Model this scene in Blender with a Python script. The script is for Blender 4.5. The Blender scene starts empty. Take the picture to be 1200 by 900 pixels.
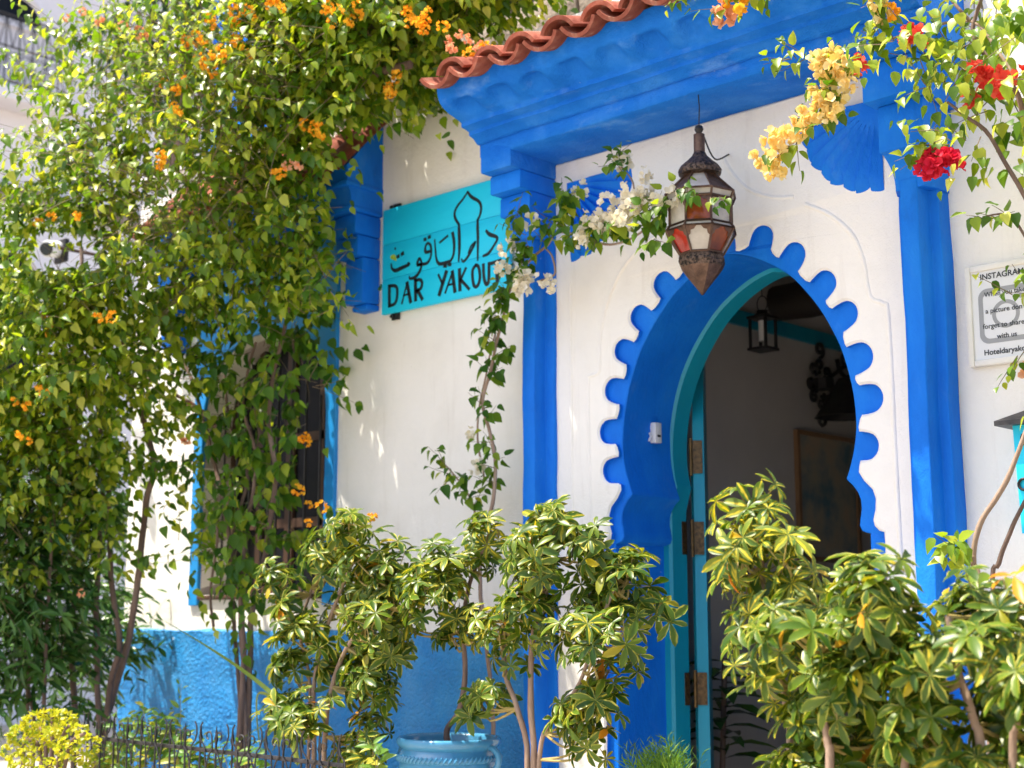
import bpy, bmesh, math, random
import numpy as np
from mathutils import Vector, Matrix, noise
from mathutils.geometry import tessellate_polygon
R = math.radians
rng = random.Random(7)
scene = bpy.context.scene
col = scene.collection

# ------------------------------------------------------------------ camera, sky, sun
CAM = Vector((3.25, -4.7, 1.45)); YAW = R(43.5); PIT = R(9.2); FPX = 1667.0
cd = bpy.data.cameras.new('camera'); cam = bpy.data.objects.new('camera', cd); col.objects.link(cam)
cam.location = CAM; cam.rotation_euler = (math.pi/2 + PIT, 0, YAW)
cd.sensor_width = 36; cd.lens = 36*FPX/1200; cd.clip_start = .05; cd.clip_end = 500
cd.dof.use_dof = True; cd.dof.focus_distance = 4.7; cd.dof.aperture_fstop = 3.0
scene.camera = cam
SUN = Vector((-.92, -.95, 3.1)).normalized()
w = bpy.data.worlds.new('World'); scene.world = w; w.use_nodes = True
nt = w.node_tree; bg = nt.nodes['Background']; sky = nt.nodes.new('ShaderNodeTexSky')
sky.sky_type = 'NISHITA'; sky.sun_disc = False
sky.sun_elevation = math.asin(SUN.z); sky.sun_rotation = math.atan2(SUN.x, SUN.y) % (2*math.pi)
sky.dust_density = 3.0; sky.ozone_density = .6; sky.air_density = .8
nt.links.new(sky.outputs[0], bg.inputs[0]); bg.inputs[1].default_value = .135
sl = bpy.data.lights.new('sun', 'SUN'); sl.energy = 4.0; sl.angle = R(.5); sl.color = (1, .91, .77)
so = bpy.data.objects.new('sun', sl); col.objects.link(so)
so.rotation_euler = SUN.to_track_quat('Z', 'Y').to_euler(); so.location = (0, -3, 9)
vs = scene.view_settings; vs.view_transform = 'Standard'; vs.look = 'None'; vs.gamma = 1; vs.exposure = 1.40
scene.cycles.max_bounces = 8; scene.cycles.transparent_max_bounces = 8
scene.cycles.use_denoising = True

# ------------------------------------------------------------------ where a sight line meets a plane
FW = Vector((-math.sin(YAW)*math.cos(PIT), math.cos(YAW)*math.cos(PIT), math.sin(PIT)))
RT = Vector((math.cos(YAW), math.sin(YAW), 0)); UP = RT.cross(FW)
def ray(u, v): return FW + RT*((u-600)/FPX) + UP*((450-v)/FPX)
def at(u, v, y=0.0):
    d = ray(u, v); return CAM + d*((y-CAM.y)/d.y)
def atx(u, v, x):
    d = ray(u, v); return CAM + d*((x-CAM.x)/d.x)
def depth(p): return (Vector(p)-CAM).dot(FW)

# ------------------------------------------------------------------ materials
def ramp(nt, stops, interp='LINEAR'):
    n = nt.nodes.new('ShaderNodeValToRGB'); n.color_ramp.interpolation = interp
    e = n.color_ramp.elements
    while len(e) < len(stops): e.new(.5)
    for k, (p, c) in enumerate(stops): e[k].position = p; e[k].color = (*c, 1)
    return n
def newmat(name):
    m = bpy.data.materials.new(name); m.use_nodes = True
    nt = m.node_tree; return m, nt, nt.nodes['Principled BSDF']
def surf(name, stops, scale=3.0, rough=.7, bumps=((40, .3),), metal=0.0, detail=6, stretch=(1, 1, 1), spec=.5, rvar=0.0, dist=.004, wear=None):
    """colour from a noise, fine relief from summed noises"""
    m, nt, b = newmat(name); L = nt.links.new
    tc = nt.nodes.new('ShaderNodeTexCoord'); mp = nt.nodes.new('ShaderNodeMapping'); mp.inputs['Scale'].default_value = stretch
    L(tc.outputs['Object'], mp.inputs[0])
    n = nt.nodes.new('ShaderNodeTexNoise'); n.inputs['Scale'].default_value = scale; n.inputs['Detail'].default_value = detail
    n.inputs['Roughness'].default_value = .62
    L(mp.outputs[0], n.inputs[0]); r = ramp(nt, stops); L(n.outputs[0], r.inputs[0])
    src = r.outputs[0]
    for (wc, ws, wst, lo, hi, wf) in (wear or ()):
        wm = nt.nodes.new('ShaderNodeMapping'); wm.inputs['Scale'].default_value = wst; L(tc.outputs['Object'], wm.inputs[0])
        wn = nt.nodes.new('ShaderNodeTexNoise'); wn.inputs['Scale'].default_value = ws; wn.inputs['Detail'].default_value = 7; wn.inputs['Roughness'].default_value = .68; L(wm.outputs[0], wn.inputs[0])
        wr = nt.nodes.new('ShaderNodeMapRange'); wr.inputs[1].default_value = lo; wr.inputs[2].default_value = hi; wr.inputs[4].default_value = wf; L(wn.outputs[0], wr.inputs[0])
        wx_ = nt.nodes.new('ShaderNodeMix'); wx_.data_type = 'RGBA'; L(wr.outputs[0], wx_.inputs[0]); L(src, wx_.inputs[6]); wx_.inputs[7].default_value = (*wc, 1); src = wx_.outputs[2]
    if rvar:
        oi = nt.nodes.new('ShaderNodeObjectInfo'); hs = nt.nodes.new('ShaderNodeHueSaturation')
        ma = nt.nodes.new('ShaderNodeMapRange'); ma.inputs[3].default_value = 1-rvar; ma.inputs[4].default_value = 1+rvar
        L(oi.outputs['Random'], ma.inputs[0]); L(ma.outputs[0], hs.inputs['Value']); L(src, hs.inputs['Color']); src = hs.outputs[0]
    L(src, b.inputs['Base Color']); b.inputs['Roughness'].default_value = rough; b.inputs['Metallic'].default_value = metal
    b.inputs['Specular IOR Level'].default_value = spec
    prev = None
    for sc, st in bumps:
        t = nt.nodes.new('ShaderNodeTexNoise'); t.inputs['Scale'].default_value = sc; t.inputs['Detail'].default_value = 4
        L(mp.outputs[0], t.inputs[0]); bp = nt.nodes.new('ShaderNodeBump'); bp.inputs['Strength'].default_value = st; bp.inputs['Distance'].default_value = dist
        L(t.outputs[0], bp.inputs['Height'])
        if prev: L(prev.outputs[0], bp.inputs['Normal'])
        prev = bp
    if prev: L(prev.outputs[0], b.inputs['Normal'])
    return m
M = {}
M['white'] = surf('white_plaster', [(.25, (.80, .77, .71)), (.5, (.885, .86, .805)), (.75, (.915, .89, .845))], 2.2, .85, ((7, .45), (45, .4), (180, .25)), stretch=(1, 1, .8), dist=.007, wear=(((.52, .46, .39), 3.0, (3, 1, .35), .54, .80, .38), ((.50, .47, .43), 26, (1, 1, 1), .70, .76, .5)))
M['blue'] = surf('blue_paint', [(.25, (.002, .130, .62)), (.5, (.004, .172, .73)), (.8, (.014, .235, .80))], 4.5, .6, ((12, .4), (60, .45), (220, .25)), spec=.2, dist=.006, stretch=(1, 1, .5), wear=(((.07, .27, .74), 9, (1, 1, .6), .58, .78, .45), ((.42, .55, .80), 34, (1, 1, 1), .72, .74, .7), ((.004, .06, .30), 5, (1, 1, .4), .62, .85, .5)))
M['blue_faded'] = surf('faded_blue_paint', [(.25, (.004, .125, .58)), (.5, (.010, .170, .68)), (.75, (.04, .24, .76))], 5, .7, ((14, .5), (50, .7), (180, .5)), spec=.15, wear=(((.20, .42, .84), 7, (.5, 1, 1), .56, .74, .5), ((.004, .08, .36), 6, (1, 1, .5), .60, .85, .5), ((.45, .57, .80), 38, (1, 1, 1), .72, .74, .7)), dist=.006)
M['dado'] = surf('rough_blue_stucco', [(.25, (.006, .21, .60)), (.5, (.014, .28, .70)), (.8, (.06, .36, .76))], 5, .36, ((75, .9), (170, .8)), spec=.6, dist=.008, wear=(((.10, .36, .72), 3, (1, 1, .5), .52, .75, .5), ((.004, .10, .34), 4, (1, 1, .4), .60, .8, .5)))
M['win_blue'] = surf('sky_blue_paint', [(.3, (.004, .24, .66)), (.7, (.012, .30, .74))], 4, .5, ((20, .2), (120, .2)))
M['turq'] = surf('turquoise_paint', [(.3, (.003, .27, .40)), (.7, (.008, .34, .48))], 5, .4, ((40, .15),), stretch=(1, 1, .2))
M['sign'] = surf('turquoise_sign_paint', [(.3, (.003, .56, .86)), (.6, (.005, .65, .94)), (.8, (.02, .68, .94))], 4, .55, ((60, .2),), stretch=(.25, 1, 1.5))
M['ink'] = surf('black_paint', [(.4, (.008, .012, .016)), (.8, (.02, .03, .035))], 20, .5, ())
M['tile'] = surf('terracotta', [(.2, (.17, .045, .028)), (.5, (.31, .088, .055)), (.75, (.46, .20, .13))], 14, .85, ((30, .8), (140, .8)), rvar=.25, spec=.2, wear=(((.62, .45, .34), 12, (1, 1, 1), .58, .72, .55), ((.10, .06, .045), 9, (1, 1, 1), .60, .75, .6)))
M['stone'] = surf('tan_stone', [(.3, (.19, .15, .11)), (.7, (.34, .28, .22))], 5, .9, ((12, .8), (50, .6)), dist=.02)
M['dark'] = surf('painted_room_dark', [(.4, (.02, .02, .022)), (.7, (.03, .03, .03))], 3, .8, ())  # near-black colour stands in for the shade inside the window
M['room'] = surf('room_plaster', [(.3, (.50, .47, .44)), (.7, (.58, .55, .51))], 2, .9, ((30, .2),))
M['wood'] = surf('dark_brown_wood', [(.3, (.04, .02, .012)), (.7, (.10, .05, .03))], 12, .5, ((60, .3),), stretch=(1, 1, .15))
M['log'] = surf('dark_log', [(.3, (.012, .008, .006)), (.7, (.035, .025, .018))], 6, .7, ((40, .5),), stretch=(.2, 1, 1))
M['iron'] = surf('wrought_iron', [(.3, (.012, .012, .014)), (.7, (.035, .033, .033))], 20, .5, ((120, .3),), metal=.3)
M['fence_iron'] = surf('weathered_iron', [(.3, (.02, .02, .024)), (.7, (.07, .065, .065))], 30, .45, ((150, .3),), metal=.4)
M['brass'] = surf('dull_brass', [(.3, (.10, .06, .025)), (.7, (.24, .15, .06))], 30, .45, ((150, .3),), metal=.7)
M['hinge'] = surf('dark_brass', [(.35, (.035, .022, .012)), (.65, (.15, .09, .035))], 60, .4, ((150, .3),), metal=.5)
M['copper'] = surf('aged_copper', [(.25, (.045, .028, .022)), (.5, (.12, .07, .05)), (.8, (.22, .14, .10))], 25, .5, ((60, .5), (160, .4)), metal=.55)
M['copper_dark'] = surf('pierced_copper', [(.40, (.015, .011, .009)), (.5, (.09, .06, .045)), (.7, (.17, .115, .085))], 85, .5, ((90, 1.0),), metal=.5, detail=2, dist=.006)
M['milk'] = surf('milk_glass', [(.3, (.38, .35, .31)), (.7, (.56, .52, .46))], 14, .35, ())
M['amber'] = surf('amber_glass', [(.3, (.10, .022, .008)), (.7, (.28, .06, .012))], 14, .15, ())
M['red_glass'] = surf('red_glass', [(.3, (.28, .015, .012)), (.7, (.50, .04, .02))], 14, .15, ())
M['glass_dark'] = surf('window_glass', [(.3, (.006, .007, .009)), (.7, (.014, .015, .018))], 2, .25, (), spec=.15)
M['frame_white'] = surf('white_frame_paint', [(.3, (.74, .72, .66)), (.7, (.82, .80, .74))], 10, .4, ((50, .1),))
M['paper'] = surf('white_paper', [(.3, (.70, .72, .74)), (.7, (.76, .77, .79))], 3, .5, ())
M['grey_print'] = surf('grey_print', [(.3, (.30, .31, .32)), (.7, (.34, .35, .36))], 6, .5, ())
M['device'] = surf('white_plastic', [(.3, (.70, .71, .72)), (.7, (.78, .78, .78))], 10, .35, ())
M['far_white'] = surf('far_limewash', [(.3, (.70, .68, .71)), (.7, (.80, .78, .80))], .8, .9, ((6, .3),))
M['glaze'] = surf('light_blue_glaze', [(.3, (.055, .25, .44)), (.7, (.09, .32, .52))], 6, .16, ((12, .15), (60, .1)), spec=.6)
M['soil'] = surf('dry_soil', [(.3, (.07, .045, .03)), (.7, (.20, .14, .09))], 9, .95, ((40, .9),), dist=.02)
M['paving'] = surf('stone_paving', [(.3, (.33, .29, .24)), (.7, (.45, .40, .34))], 1.5, .85, ((8, .5),), dist=.01)
M['bark'] = surf('bark', [(.25, (.09, .055, .04)), (.55, (.20, .13, .10)), (.8, (.32, .23, .18))], 10, .85, ((30, .8), (120, .5)), stretch=(1, 1, .3), dist=.008)
M['bark_pale'] = surf('pale_bark', [(.25, (.22, .14, .09)), (.55, (.36, .25, .18)), (.8, (.46, .36, .28))], 14, .8, ((40, .7), (120, .5)), stretch=(1, 1, .3), dist=.006)
M['stem_yellow'] = surf('yellow_stem', [(.3, (.30, .22, .05)), (.7, (.42, .33, .12))], 14, .6, ((40, .5),))
M['twig'] = surf('twig', [(.3, (.10, .075, .04)), (.7, (.22, .16, .09))], 14, .8, ())

def leafmat(name, stops, trans=.35, rough=.38, tcol=None, edge=None, edge_lo=.45, edge_hi=.8, center=False, spec=.25):
    """leaf pigment: random per leaf, optional variegation across each leaf (UV), thin and translucent"""
    m, nt, b = newmat(name); L = nt.links.new
    g = nt.nodes.new('ShaderNodeNewGeometry'); oi = nt.nodes.new('ShaderNodeObjectInfo')
    a = nt.nodes.new('ShaderNodeMath'); a.operation = 'ADD'; L(g.outputs['Random Per Island'], a.inputs[0]); L(oi.outputs['Random'], a.inputs[1])
    f = nt.nodes.new('ShaderNodeMath'); f.operation = 'FRACT'; L(a.outputs[0], f.inputs[0])
    r = ramp(nt, stops); L(f.outputs[0], r.inputs[0]); src = r.outputs[0]
    if edge:
        uv = nt.nodes.new('ShaderNodeUVMap'); sp = nt.nodes.new('ShaderNodeSeparateXYZ'); L(uv.outputs[0], sp.inputs[0])
        ns = nt.nodes.new('ShaderNodeTexNoise'); ns.inputs['Scale'].default_value = 2.2; ns.inputs['Detail'].default_value = 2
        cx = nt.nodes.new('ShaderNodeCombineXYZ'); L(sp.outputs[0], cx.inputs[0]); L(sp.outputs[1], cx.inputs[1])
        f9 = nt.nodes.new('ShaderNodeMath'); f9.operation = 'MULTIPLY'; f9.inputs[1].default_value = 37; L(a.outputs[0], f9.inputs[0]); L(f9.outputs[0], cx.inputs[2])
        L(cx.outputs[0], ns.inputs[0])
        ab = nt.nodes.new('ShaderNodeMath'); ab.operation = 'ABSOLUTE'; L(sp.outputs[0], ab.inputs[0])
        ad = nt.nodes.new('ShaderNodeMath'); ad.operation = 'MULTIPLY_ADD'; ad.inputs[1].default_value = 1.6; L(ns.outputs[0], ad.inputs[0])
        if center:
            iv = nt.nodes.new('ShaderNodeMath'); iv.operation = 'SUBTRACT'; iv.inputs[0].default_value = 1; L(ab.outputs[0], iv.inputs[1]); L(iv.outputs[0], ad.inputs[2])
        else: L(ab.outputs[0], ad.inputs[2])
        sb = nt.nodes.new('ShaderNodeMapRange'); sb.inputs[1].default_value = edge_lo+.8; sb.inputs[2].default_value = edge_hi+.8; L(ad.outputs[0], sb.inputs[0])
        mx = nt.nodes.new('ShaderNodeMix'); mx.data_type = 'RGBA'; L(sb.outputs[0], mx.inputs[0]); L(src, mx.inputs[6]); mx.inputs[7].default_value = (*edge, 1)
        src = mx.outputs[2]
    L(src, b.inputs['Base Color']); b.inputs['Roughness'].default_value = rough; b.inputs['Specular IOR Level'].default_value = spec
    t = nt.nodes.new('ShaderNodeBsdfTranslucent')
    mg = nt.nodes.new('ShaderNodeMix'); mg.data_type = 'RGBA'; mg.blend_type = 'MULTIPLY'; mg.inputs[0].default_value = 1
    L(src, mg.inputs[6]); mg.inputs[7].default_value = (*(tcol or (1.9, 1.75, .6)), 1); L(mg.outputs[2], t.inputs[0])
    ms = nt.nodes.new('ShaderNodeMixShader'); ms.inputs[0].default_value = trans
    L(b.outputs[0], ms.inputs[1]); L(t.outputs[0], ms.inputs[2]); L(ms.outputs[0], nt.nodes['Material Output'].inputs[0])
    return m
M['leaf'] = leafmat('bougainvillea_leaf', [(0, (.045, .115, .007)), (.35, (.115, .22, .011)), (.68, (.24, .33, .02)), (.9, (.40, .45, .04)), (1, (.52, .53, .10))], .42, .36, spec=.5)
M['leaf_deep'] = leafmat('deep_green_leaf', [(0, (.028, .095, .012)), (.5, (.075, .17, .014)), (.85, (.15, .25, .02)), (1, (.34, .38, .035))], .42)
M['leaf_glossy'] = leafmat('glossy_lance_leaf', [(0, (.02, .07, .015)), (.6, (.05, .13, .025)), (1, (.12, .22, .05))], .2, .25)
M['leaf_dark'] = leafmat('dark_leaf', [(0, (.012, .045, .010)), (1, (.03, .085, .018))], .2)
M['scheff'] = leafmat('umbrella_leaf', [(0, (.022, .065, .005)), (.5, (.055, .115, .009)), (.95, (.13, .20, .012)), (1, (.44, .34, .015))], .26, .36, edge=(.54, .50, .05), spec=.38, edge_lo=.82, edge_hi=1.3)
M['scheff_pale'] = leafmat('cream_edged_umbrella_leaf', [(0, (.032, .082, .007)), (.5, (.075, .14, .012)), (.97, (.16, .225, .015)), (1, (.50, .30, .012))], .26, .36, edge=(.62, .57, .09), spec=.38, edge_lo=.68, edge_hi=1.15)
M['scheff_gold'] = leafmat('golden_umbrella_leaf', [(0, (.06, .12, .02)), (.6, (.11, .17, .028)), (1, (.22, .25, .03))], .3, .36, edge=(.66, .52, .04), edge_lo=.66, edge_hi=1.0, center=True)
M['leaf_orange'] = leafmat('orange_umbrella_leaf', [(0, (.48, .15, .012)), (1, (.52, .30, .02))], .3, .35)
M['yellow_shrub'] = leafmat('yellow_leaf', [(0, (.20, .30, .02)), (.5, (.42, .44, .025)), (1, (.56, .52, .04))], .3)
M['weed'] = leafmat('weed_leaf', [(0, (.07, .18, .03)), (.7, (.16, .28, .05)), (1, (.40, .36, .05))], .3)
M['blade'] = leafmat('blade_leaf', [(0, (.22, .32, .05)), (1, (.40, .42, .11))], .25)
M['feather'] = leafmat('feathery_leaf', [(0, (.04, .13, .012)), (1, (.15, .26, .02))], .25)
for nm, c0, c1 in (('orange', (.84, .30, .012), (.92, .56, .04)), ('cream', (.88, .60, .14), (.92, .80, .42)), ('red', (.72, .03, .03), (.85, .16, .10)),
                   ('magenta', (.60, .01, .05), (.76, .04, .08)), ('white', (.80, .74, .56), (.86, .83, .72)), ('peach', (.80, .30, .14), (.88, .52, .32))):
    M['fl_'+nm] = leafmat(nm+'_bract', [(0, c0), (1, c1)], .35, .6, tcol=(1.05, 1, .9), spec=.15)

# ------------------------------------------------------------------ objects
BASE = {}
def link(o, parent):
    col.objects.link(o)
    if parent is not None:
        o.parent = parent
        b = BASE.get(parent.name)
        if b is not None: o.matrix_parent_inverse = Matrix.Translation(-b)
    return o
def thing(name, label, cat, loc=(0, 0, 0), group=None):
    o = bpy.data.objects.new(name, None); o.empty_display_size = .1; col.objects.link(o)
    o.location = loc; BASE[o.name] = Vector(loc); return tag(o, label, cat, group)
def tag(o, label=None, cat=None, group=None, kind=None):
    if label: o['label'] = label
    if cat: o['category'] = cat
    if group: o['group'] = group
    if kind: o['kind'] = kind
    return o
class MB:
    def __init__(s): s.v = []; s.f = []; s.uv = None
    def add(s, vs, fs):
        k = len(s.v); s.v += [tuple(p) for p in vs]; s.f += [tuple(i+k for i in f) for f in fs]; return s
    def box(s, x0, x1, y0, y1, z0, z1, bev=0.0):
        if bev <= 0:
            vs = [(x, y, z) for x in (x0, x1) for y in (y0, y1) for z in (z0, z1)]
            return s.add(vs, [(0, 1, 3, 2), (4, 6, 7, 5), (0, 4, 5, 1), (2, 3, 7, 6), (0, 2, 6, 4), (1, 5, 7, 3)])
        b = bmesh.new(); bmesh.ops.create_cube(b, size=1)
        for p in b.verts: p.co = Vector(((x0+x1)/2+p.co.x*(x1-x0), (y0+y1)/2+p.co.y*(y1-y0), (z0+z1)/2+p.co.z*(z1-z0)))
        bmesh.ops.bevel(b, geom=b.edges[:], offset=bev, segments=2, affect='EDGES', profile=.5)
        b.verts.index_update(); s.add([p.co[:] for p in b.verts], [[q.index for q in f.verts] for f in b.faces]); b.free(); return s
    def tube(s, pts, rad, n=6, cap=True):
        pts = [Vector(p) for p in pts]; m = len(pts)
        rad = [rad]*m if not hasattr(rad, '__len__') else rad
        k = len(s.v); up = None
        for i, p in enumerate(pts):
            d = (pts[min(i+1, m-1)]-pts[max(i-1, 0)])
            d = d.normalized() if d.length > 1e-9 else Vector((0, 0, 1))
            if up is None: up = d.orthogonal().normalized()
            else:
                up = up - d*up.dot(d); up = up.normalized() if up.length > 1e-6 else d.orthogonal().normalized()
            q = d.cross(up)
            for j in range(n):
                a = 2*math.pi*j/n; s.v.append(tuple(p + (up*math.cos(a)+q*math.sin(a))*rad[i]))
        for i in range(m-1):
            for j in range(n):
                a = k+i*n+j; b = k+i*n+(j+1) % n; s.f.append((a, b, b+n, a+n))
        if cap: s.f.append(tuple(k+j for j in range(n))[::-1]); s.f.append(tuple(k+(m-1)*n+j for j in range(n)))
        return s
    def lathe(s, prof, c, n=24, rot=0.0, close=False):
        k = len(s.v); c = Vector(c)
        for r_, z in prof:
            for j in range(n):
                a = rot+2*math.pi*j/n; s.v.append((c.x+r_*math.cos(a), c.y+r_*math.sin(a), c.z+z))
        for i in range(len(prof)-1):
            for j in range(n):
                a = k+i*n+j; b = k+i*n+(j+1) % n; s.f.append((a, b, b+n, a+n))
        if close: s.f.append(tuple(k+j for j in range(n))[::-1]); s.f.append(tuple(k+(len(prof)-1)*n+j for j in range(n)))
        return s
    def mesh(s, name, mat, smooth=35, wob=0.0, recalc=True):
        me = bpy.data.meshes.new(name)
        vs = s.v
        if wob: vs = [tuple(Vector(p)+wobble(p, wob)) for p in vs]
        me.from_pydata(vs, [], s.f)
        if recalc:
            b = bmesh.new(); b.from_mesh(me); bmesh.ops.recalc_face_normals(b, faces=b.faces[:]); b.to_mesh(me); b.free()
        if mat: me.materials.append(mat)
        if smooth:
            me.polygons.foreach_set('use_smooth', [True]*len(me.polygons)); me.set_sharp_from_angle(angle=R(smooth))
        return me
    def build(s, name, mat, parent=None, smooth=35, wob=0.0, label=None, kind=None, recalc=True):
        o = bpy.data.objects.new(name, s.mesh(name, mat, smooth, wob, recalc)); link(o, parent)
        return tag(o, label, None, None, kind)
def wobble(p, a):
    p = Vector(p); return noise.noise_vector(p*3.1)*a + noise.noise_vector(p*11+Vector((5, 3, 1)))*(a*.45)
def inst(name, me, mtx, parent):
    o = bpy.data.objects.new(name, me); link(o, parent); o.matrix_basis = mtx; return o
def densify(pts, step=.05, closed=True):
    out = []; n = len(pts)
    for i in range(n if closed else n-1):
        a = Vector(pts[i]); b = Vector(pts[(i+1) % n]); k = max(1, int((b-a).length/step))
        out += [tuple(a.lerp(b, j/k)) for j in range(k)]
    if not closed: out.append(tuple(pts[-1]))
    return out
def crom(pts, k=5):
    P = [Vector(p) for p in pts]; out = []
    for i in range(len(P)-1):
        p0 = P[max(i-1, 0)]; p1 = P[i]; p2 = P[i+1]; p3 = P[min(i+2, len(P)-1)]
        for j in range(k):
            t = j/k; out.append(.5*((2*p1)+(p2-p0)*t+(2*p0-5*p1+4*p2-p3)*t*t+(3*p1-p0-3*p2+p3)*t**3))
    out.append(P[-1]); return out
def inset2(loop, d):
    n = len(loop); out = []
    A = sum(loop[i][0]*loop[(i+1) % n][1]-loop[(i+1) % n][0]*loop[i][1] for i in range(n))
    s = 1 if A > 0 else -1
    for i in range(n):
        a = Vector(loop[i-1]); b = Vector(loop[i]); c = Vector(loop[(i+1) % n])
        t = (c-a); t = t.normalized() if t.length > 1e-9 else Vector((1, 0))
        out.append((b.x - t.y*d*s, b.y + t.x*d*s))
    return out
def plate(mb, outer, holes, yf, yb, cham=0.0, back=False):
    """slab in the x-z plane between y=yf (front) and y=yb, outlines given as (x, z)"""
    loops = [outer]+holes; fl = [inset2(outer, cham)]+[inset2(h, -cham) for h in holes] if cham else loops
    k0 = len(mb.v); flat = [p for l in fl for p in l]
    tri = tessellate_polygon([[Vector((p[0], p[1], 0)) for p in l] for l in fl])
    mb.add([(p[0], yf, p[1]) for p in flat], [t for t in tri])
    off = 0
    for l, f in zip(loops, fl):
        n = len(l); rows = [[(p[0], yf, p[1]) for p in f]]
        if cham: rows.append([(p[0], yf+(cham if yb > yf else -cham), p[1]) for p in l])
        rows.append([(p[0], yb, p[1]) for p in l])
        for a, b in zip(rows[:-1], rows[1:]):
            mb.add(a+b, [(i, (i+1) % n, n+(i+1) % n, n+i) for i in range(n)])
    if back: mb.add([(p[0], yb, p[1]) for p in [q for l in loops for q in l]], [t for t in tessellate_polygon([[Vector((p[0], p[1], 0)) for p in l] for l in loops])])
    # weld
    return mb
def rect(x0, x1, z0, z1, step=.08): return densify([(x0, z0), (x1, z0), (x1, z1), (x0, z1)], step)

# ------------------------------------------------------------------ ground
g = MB()
N = 40
g.add([(-60+120*i/N, -60+120*j/N, 0) for i in range(N+1) for j in range(N+1)], [(i*(N+1)+j, i*(N+1)+j+1, (i+1)*(N+1)+j+1, (i+1)*(N+1)+j) for i in range(N) for j in range(N)])
tag(g.build('street', M['paving'], smooth=0), kind='structure')
bedm = MB(); nx, ny = 60, 12
bedm.add([(-5.6+4.75*i/nx, -1.12+1.1*j/ny, .33+.03*noise.noise(Vector((i*.4, j*.4, 0)))) for i in range(nx+1) for j in range(ny+1)],
         [(i*(ny+1)+j, i*(ny+1)+j+1, (i+1)*(ny+1)+j+1, (i+1)*(ny+1)+j) for i in range(nx) for j in range(ny)])
tag(bedm.build('planting_bed', M['soil'], recalc=False), kind='structure')
bedr = MB(); bedr.add([(.95+2.2*i/20, -2.0+1.9*j/12, .33+.03*noise.noise(Vector((i*.4, j*.4, 9)))) for i in range(21) for j in range(13)],
         [(i*13+j, i*13+j+1, (i+1)*13+j+1, (i+1)*13+j) for i in range(20) for j in range(12)])
tag(bedr.build('planting_bed', M['soil'], recalc=False), kind='structure')
k = MB(); k.box(-5.7, -.82, -1.24, -1.12, 0, .36, .01); k.box(-.9, -.78, -1.119, 0-.16, 0, .36, .01)
k.box(.83, .95, -2.1, -.17, 0, .36, .01); k.box(.951, 3.2, -2.1, -2.0, 0, .36, .01)
tag(k.build('bed_kerb', M['white'], wob=.004), kind='structure')

# ------------------------------------------------------------------ the house
house = thing('house', 'white plastered house with blue arched doorway, blue trim and red tiled eaves', 'house', (-1.5, 0, 0))
# intrados and scallop outlines (x, z)
half = [(0, 2.903), (.06, 2.890), (.13, 2.864), (.22, 2.815), (.31, 2.745), (.40, 2.640), (.475, 2.52), (.522, 2.40), (.55, 2.27), (.556, 2.15), (.545, 2.06), (.525, 1.99), (.51, 1.952)]
arc = [tuple(p) for p in crom(half, 4)]
corb = [(.512, 1.945), (.535, 1.925), (.556, 1.897), (.566, 1.868), (.567, 1.835), (.560, 1.80), (.556, 1.775), (.566, 1.755), (.585, 1.747), (.60, 1.744)]
rside = arc + corb + [(.60, .12)]
intr = [(-x, z) for x, z in rside[::-1]] + rside[1:]       # bottom left, over the crown, bottom right
intr = densify(intr, .05, False)
tips = [(0, 3.005), (.19, 2.982), (.352, 2.882), (.487, 2.747), (.585, 2.600), (.655, 2.425), (.688, 2.242), (.666, 2.062)]
tips = [(-x, z) for x, z in tips[:0:-1]] + tips
tips = [(x*.988+.012+rng.uniform(-.008, .008), z-.009+rng.uniform(-.008, .008)) for x, z in tips]
sc = []
for i, T in enumerate(tips):
    T = Vector(T); a = Vector(tips[max(i-1, 0)]); b = Vector(tips[min(i+1, len(tips)-1)])
    t = (b-a).normalized(); n = Vector((-t.y, t.x)); r_ = .056+rng.uniform(-.005, .004); c = T-n*r_
    sc.append(c-n*.043-t*r_*.97); sc.append(c-n*.02-t*r_)
    for q in range(1, 8): an = math.pi*(1-q/8); sc.append(c+t*math.cos(an)*r_+n*math.sin(an)*r_)
    sc.append(c-n*.02+t*r_); sc.append(c-n*.043+t*r_*.97)
sc = sc[1:-1]
for _ in range(1):
    o2 = [sc[0]]
    for a, b in zip(sc[:-1], sc[1:]): o2 += [a.lerp(b, .28), a.lerp(b, .72)]
    o2.append(sc[-1]); sc = o2
low = [(.568, 1.990), (.566, 1.968), (.586, 1.935), (.62, 1.900), (.632, 1.865), (.628, 1.825), (.617, 1.79), (.622, 1.768), (.64, 1.75), (.66, 1.744), (.66, .12)]
scal = [(-x+.015, z) for x, z in low[::-1]] + [tuple(p) for p in sc] + [(x+.012, z) for x, z in low]
scal = densify(scal, .05, False)
PX0, PX1 = -.935, .835
# main wall with the portal and window openings
WX0, WX1 = -3.65, -2.54
wtop = [(WX0+(WX1-WX0)*(.5-.5*math.cos(math.pi*q/16)), 2.50+.50*math.sin(math.pi*q/16)**.8) for q in range(17)]
win = [(WX0, 1.56)] + wtop + [(WX1, 1.56)]
win = densify([(WX0, 1.56)]+wtop+[(WX1, 1.56)], .08)
HX0 = -4.44
mb = MB()
wallo = densify([(HX0, 0), (PX0+.01, 0), (PX0+.01, 3.46), (PX1-.01, 3.46), (PX1-.01, 0), (4.2, 0), (4.2, 4.12), (HX0, 4.0)], .15)
plate(mb, wallo, [win], 0, .30)
house_wall = mb.build('wall', M['white'], house, 30, .005)
mb = MB(); mb.box(HX0, HX0+.3, .3, 6, 0, 4.0); mb.build('side_wall', M['white'], house)
mb = MB(); mb.box(HX0-.03, 4.2, -.03, .34, 4.122, 4.17, .012); mb.build('coping', M['white'], house, wob=.004)
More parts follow.
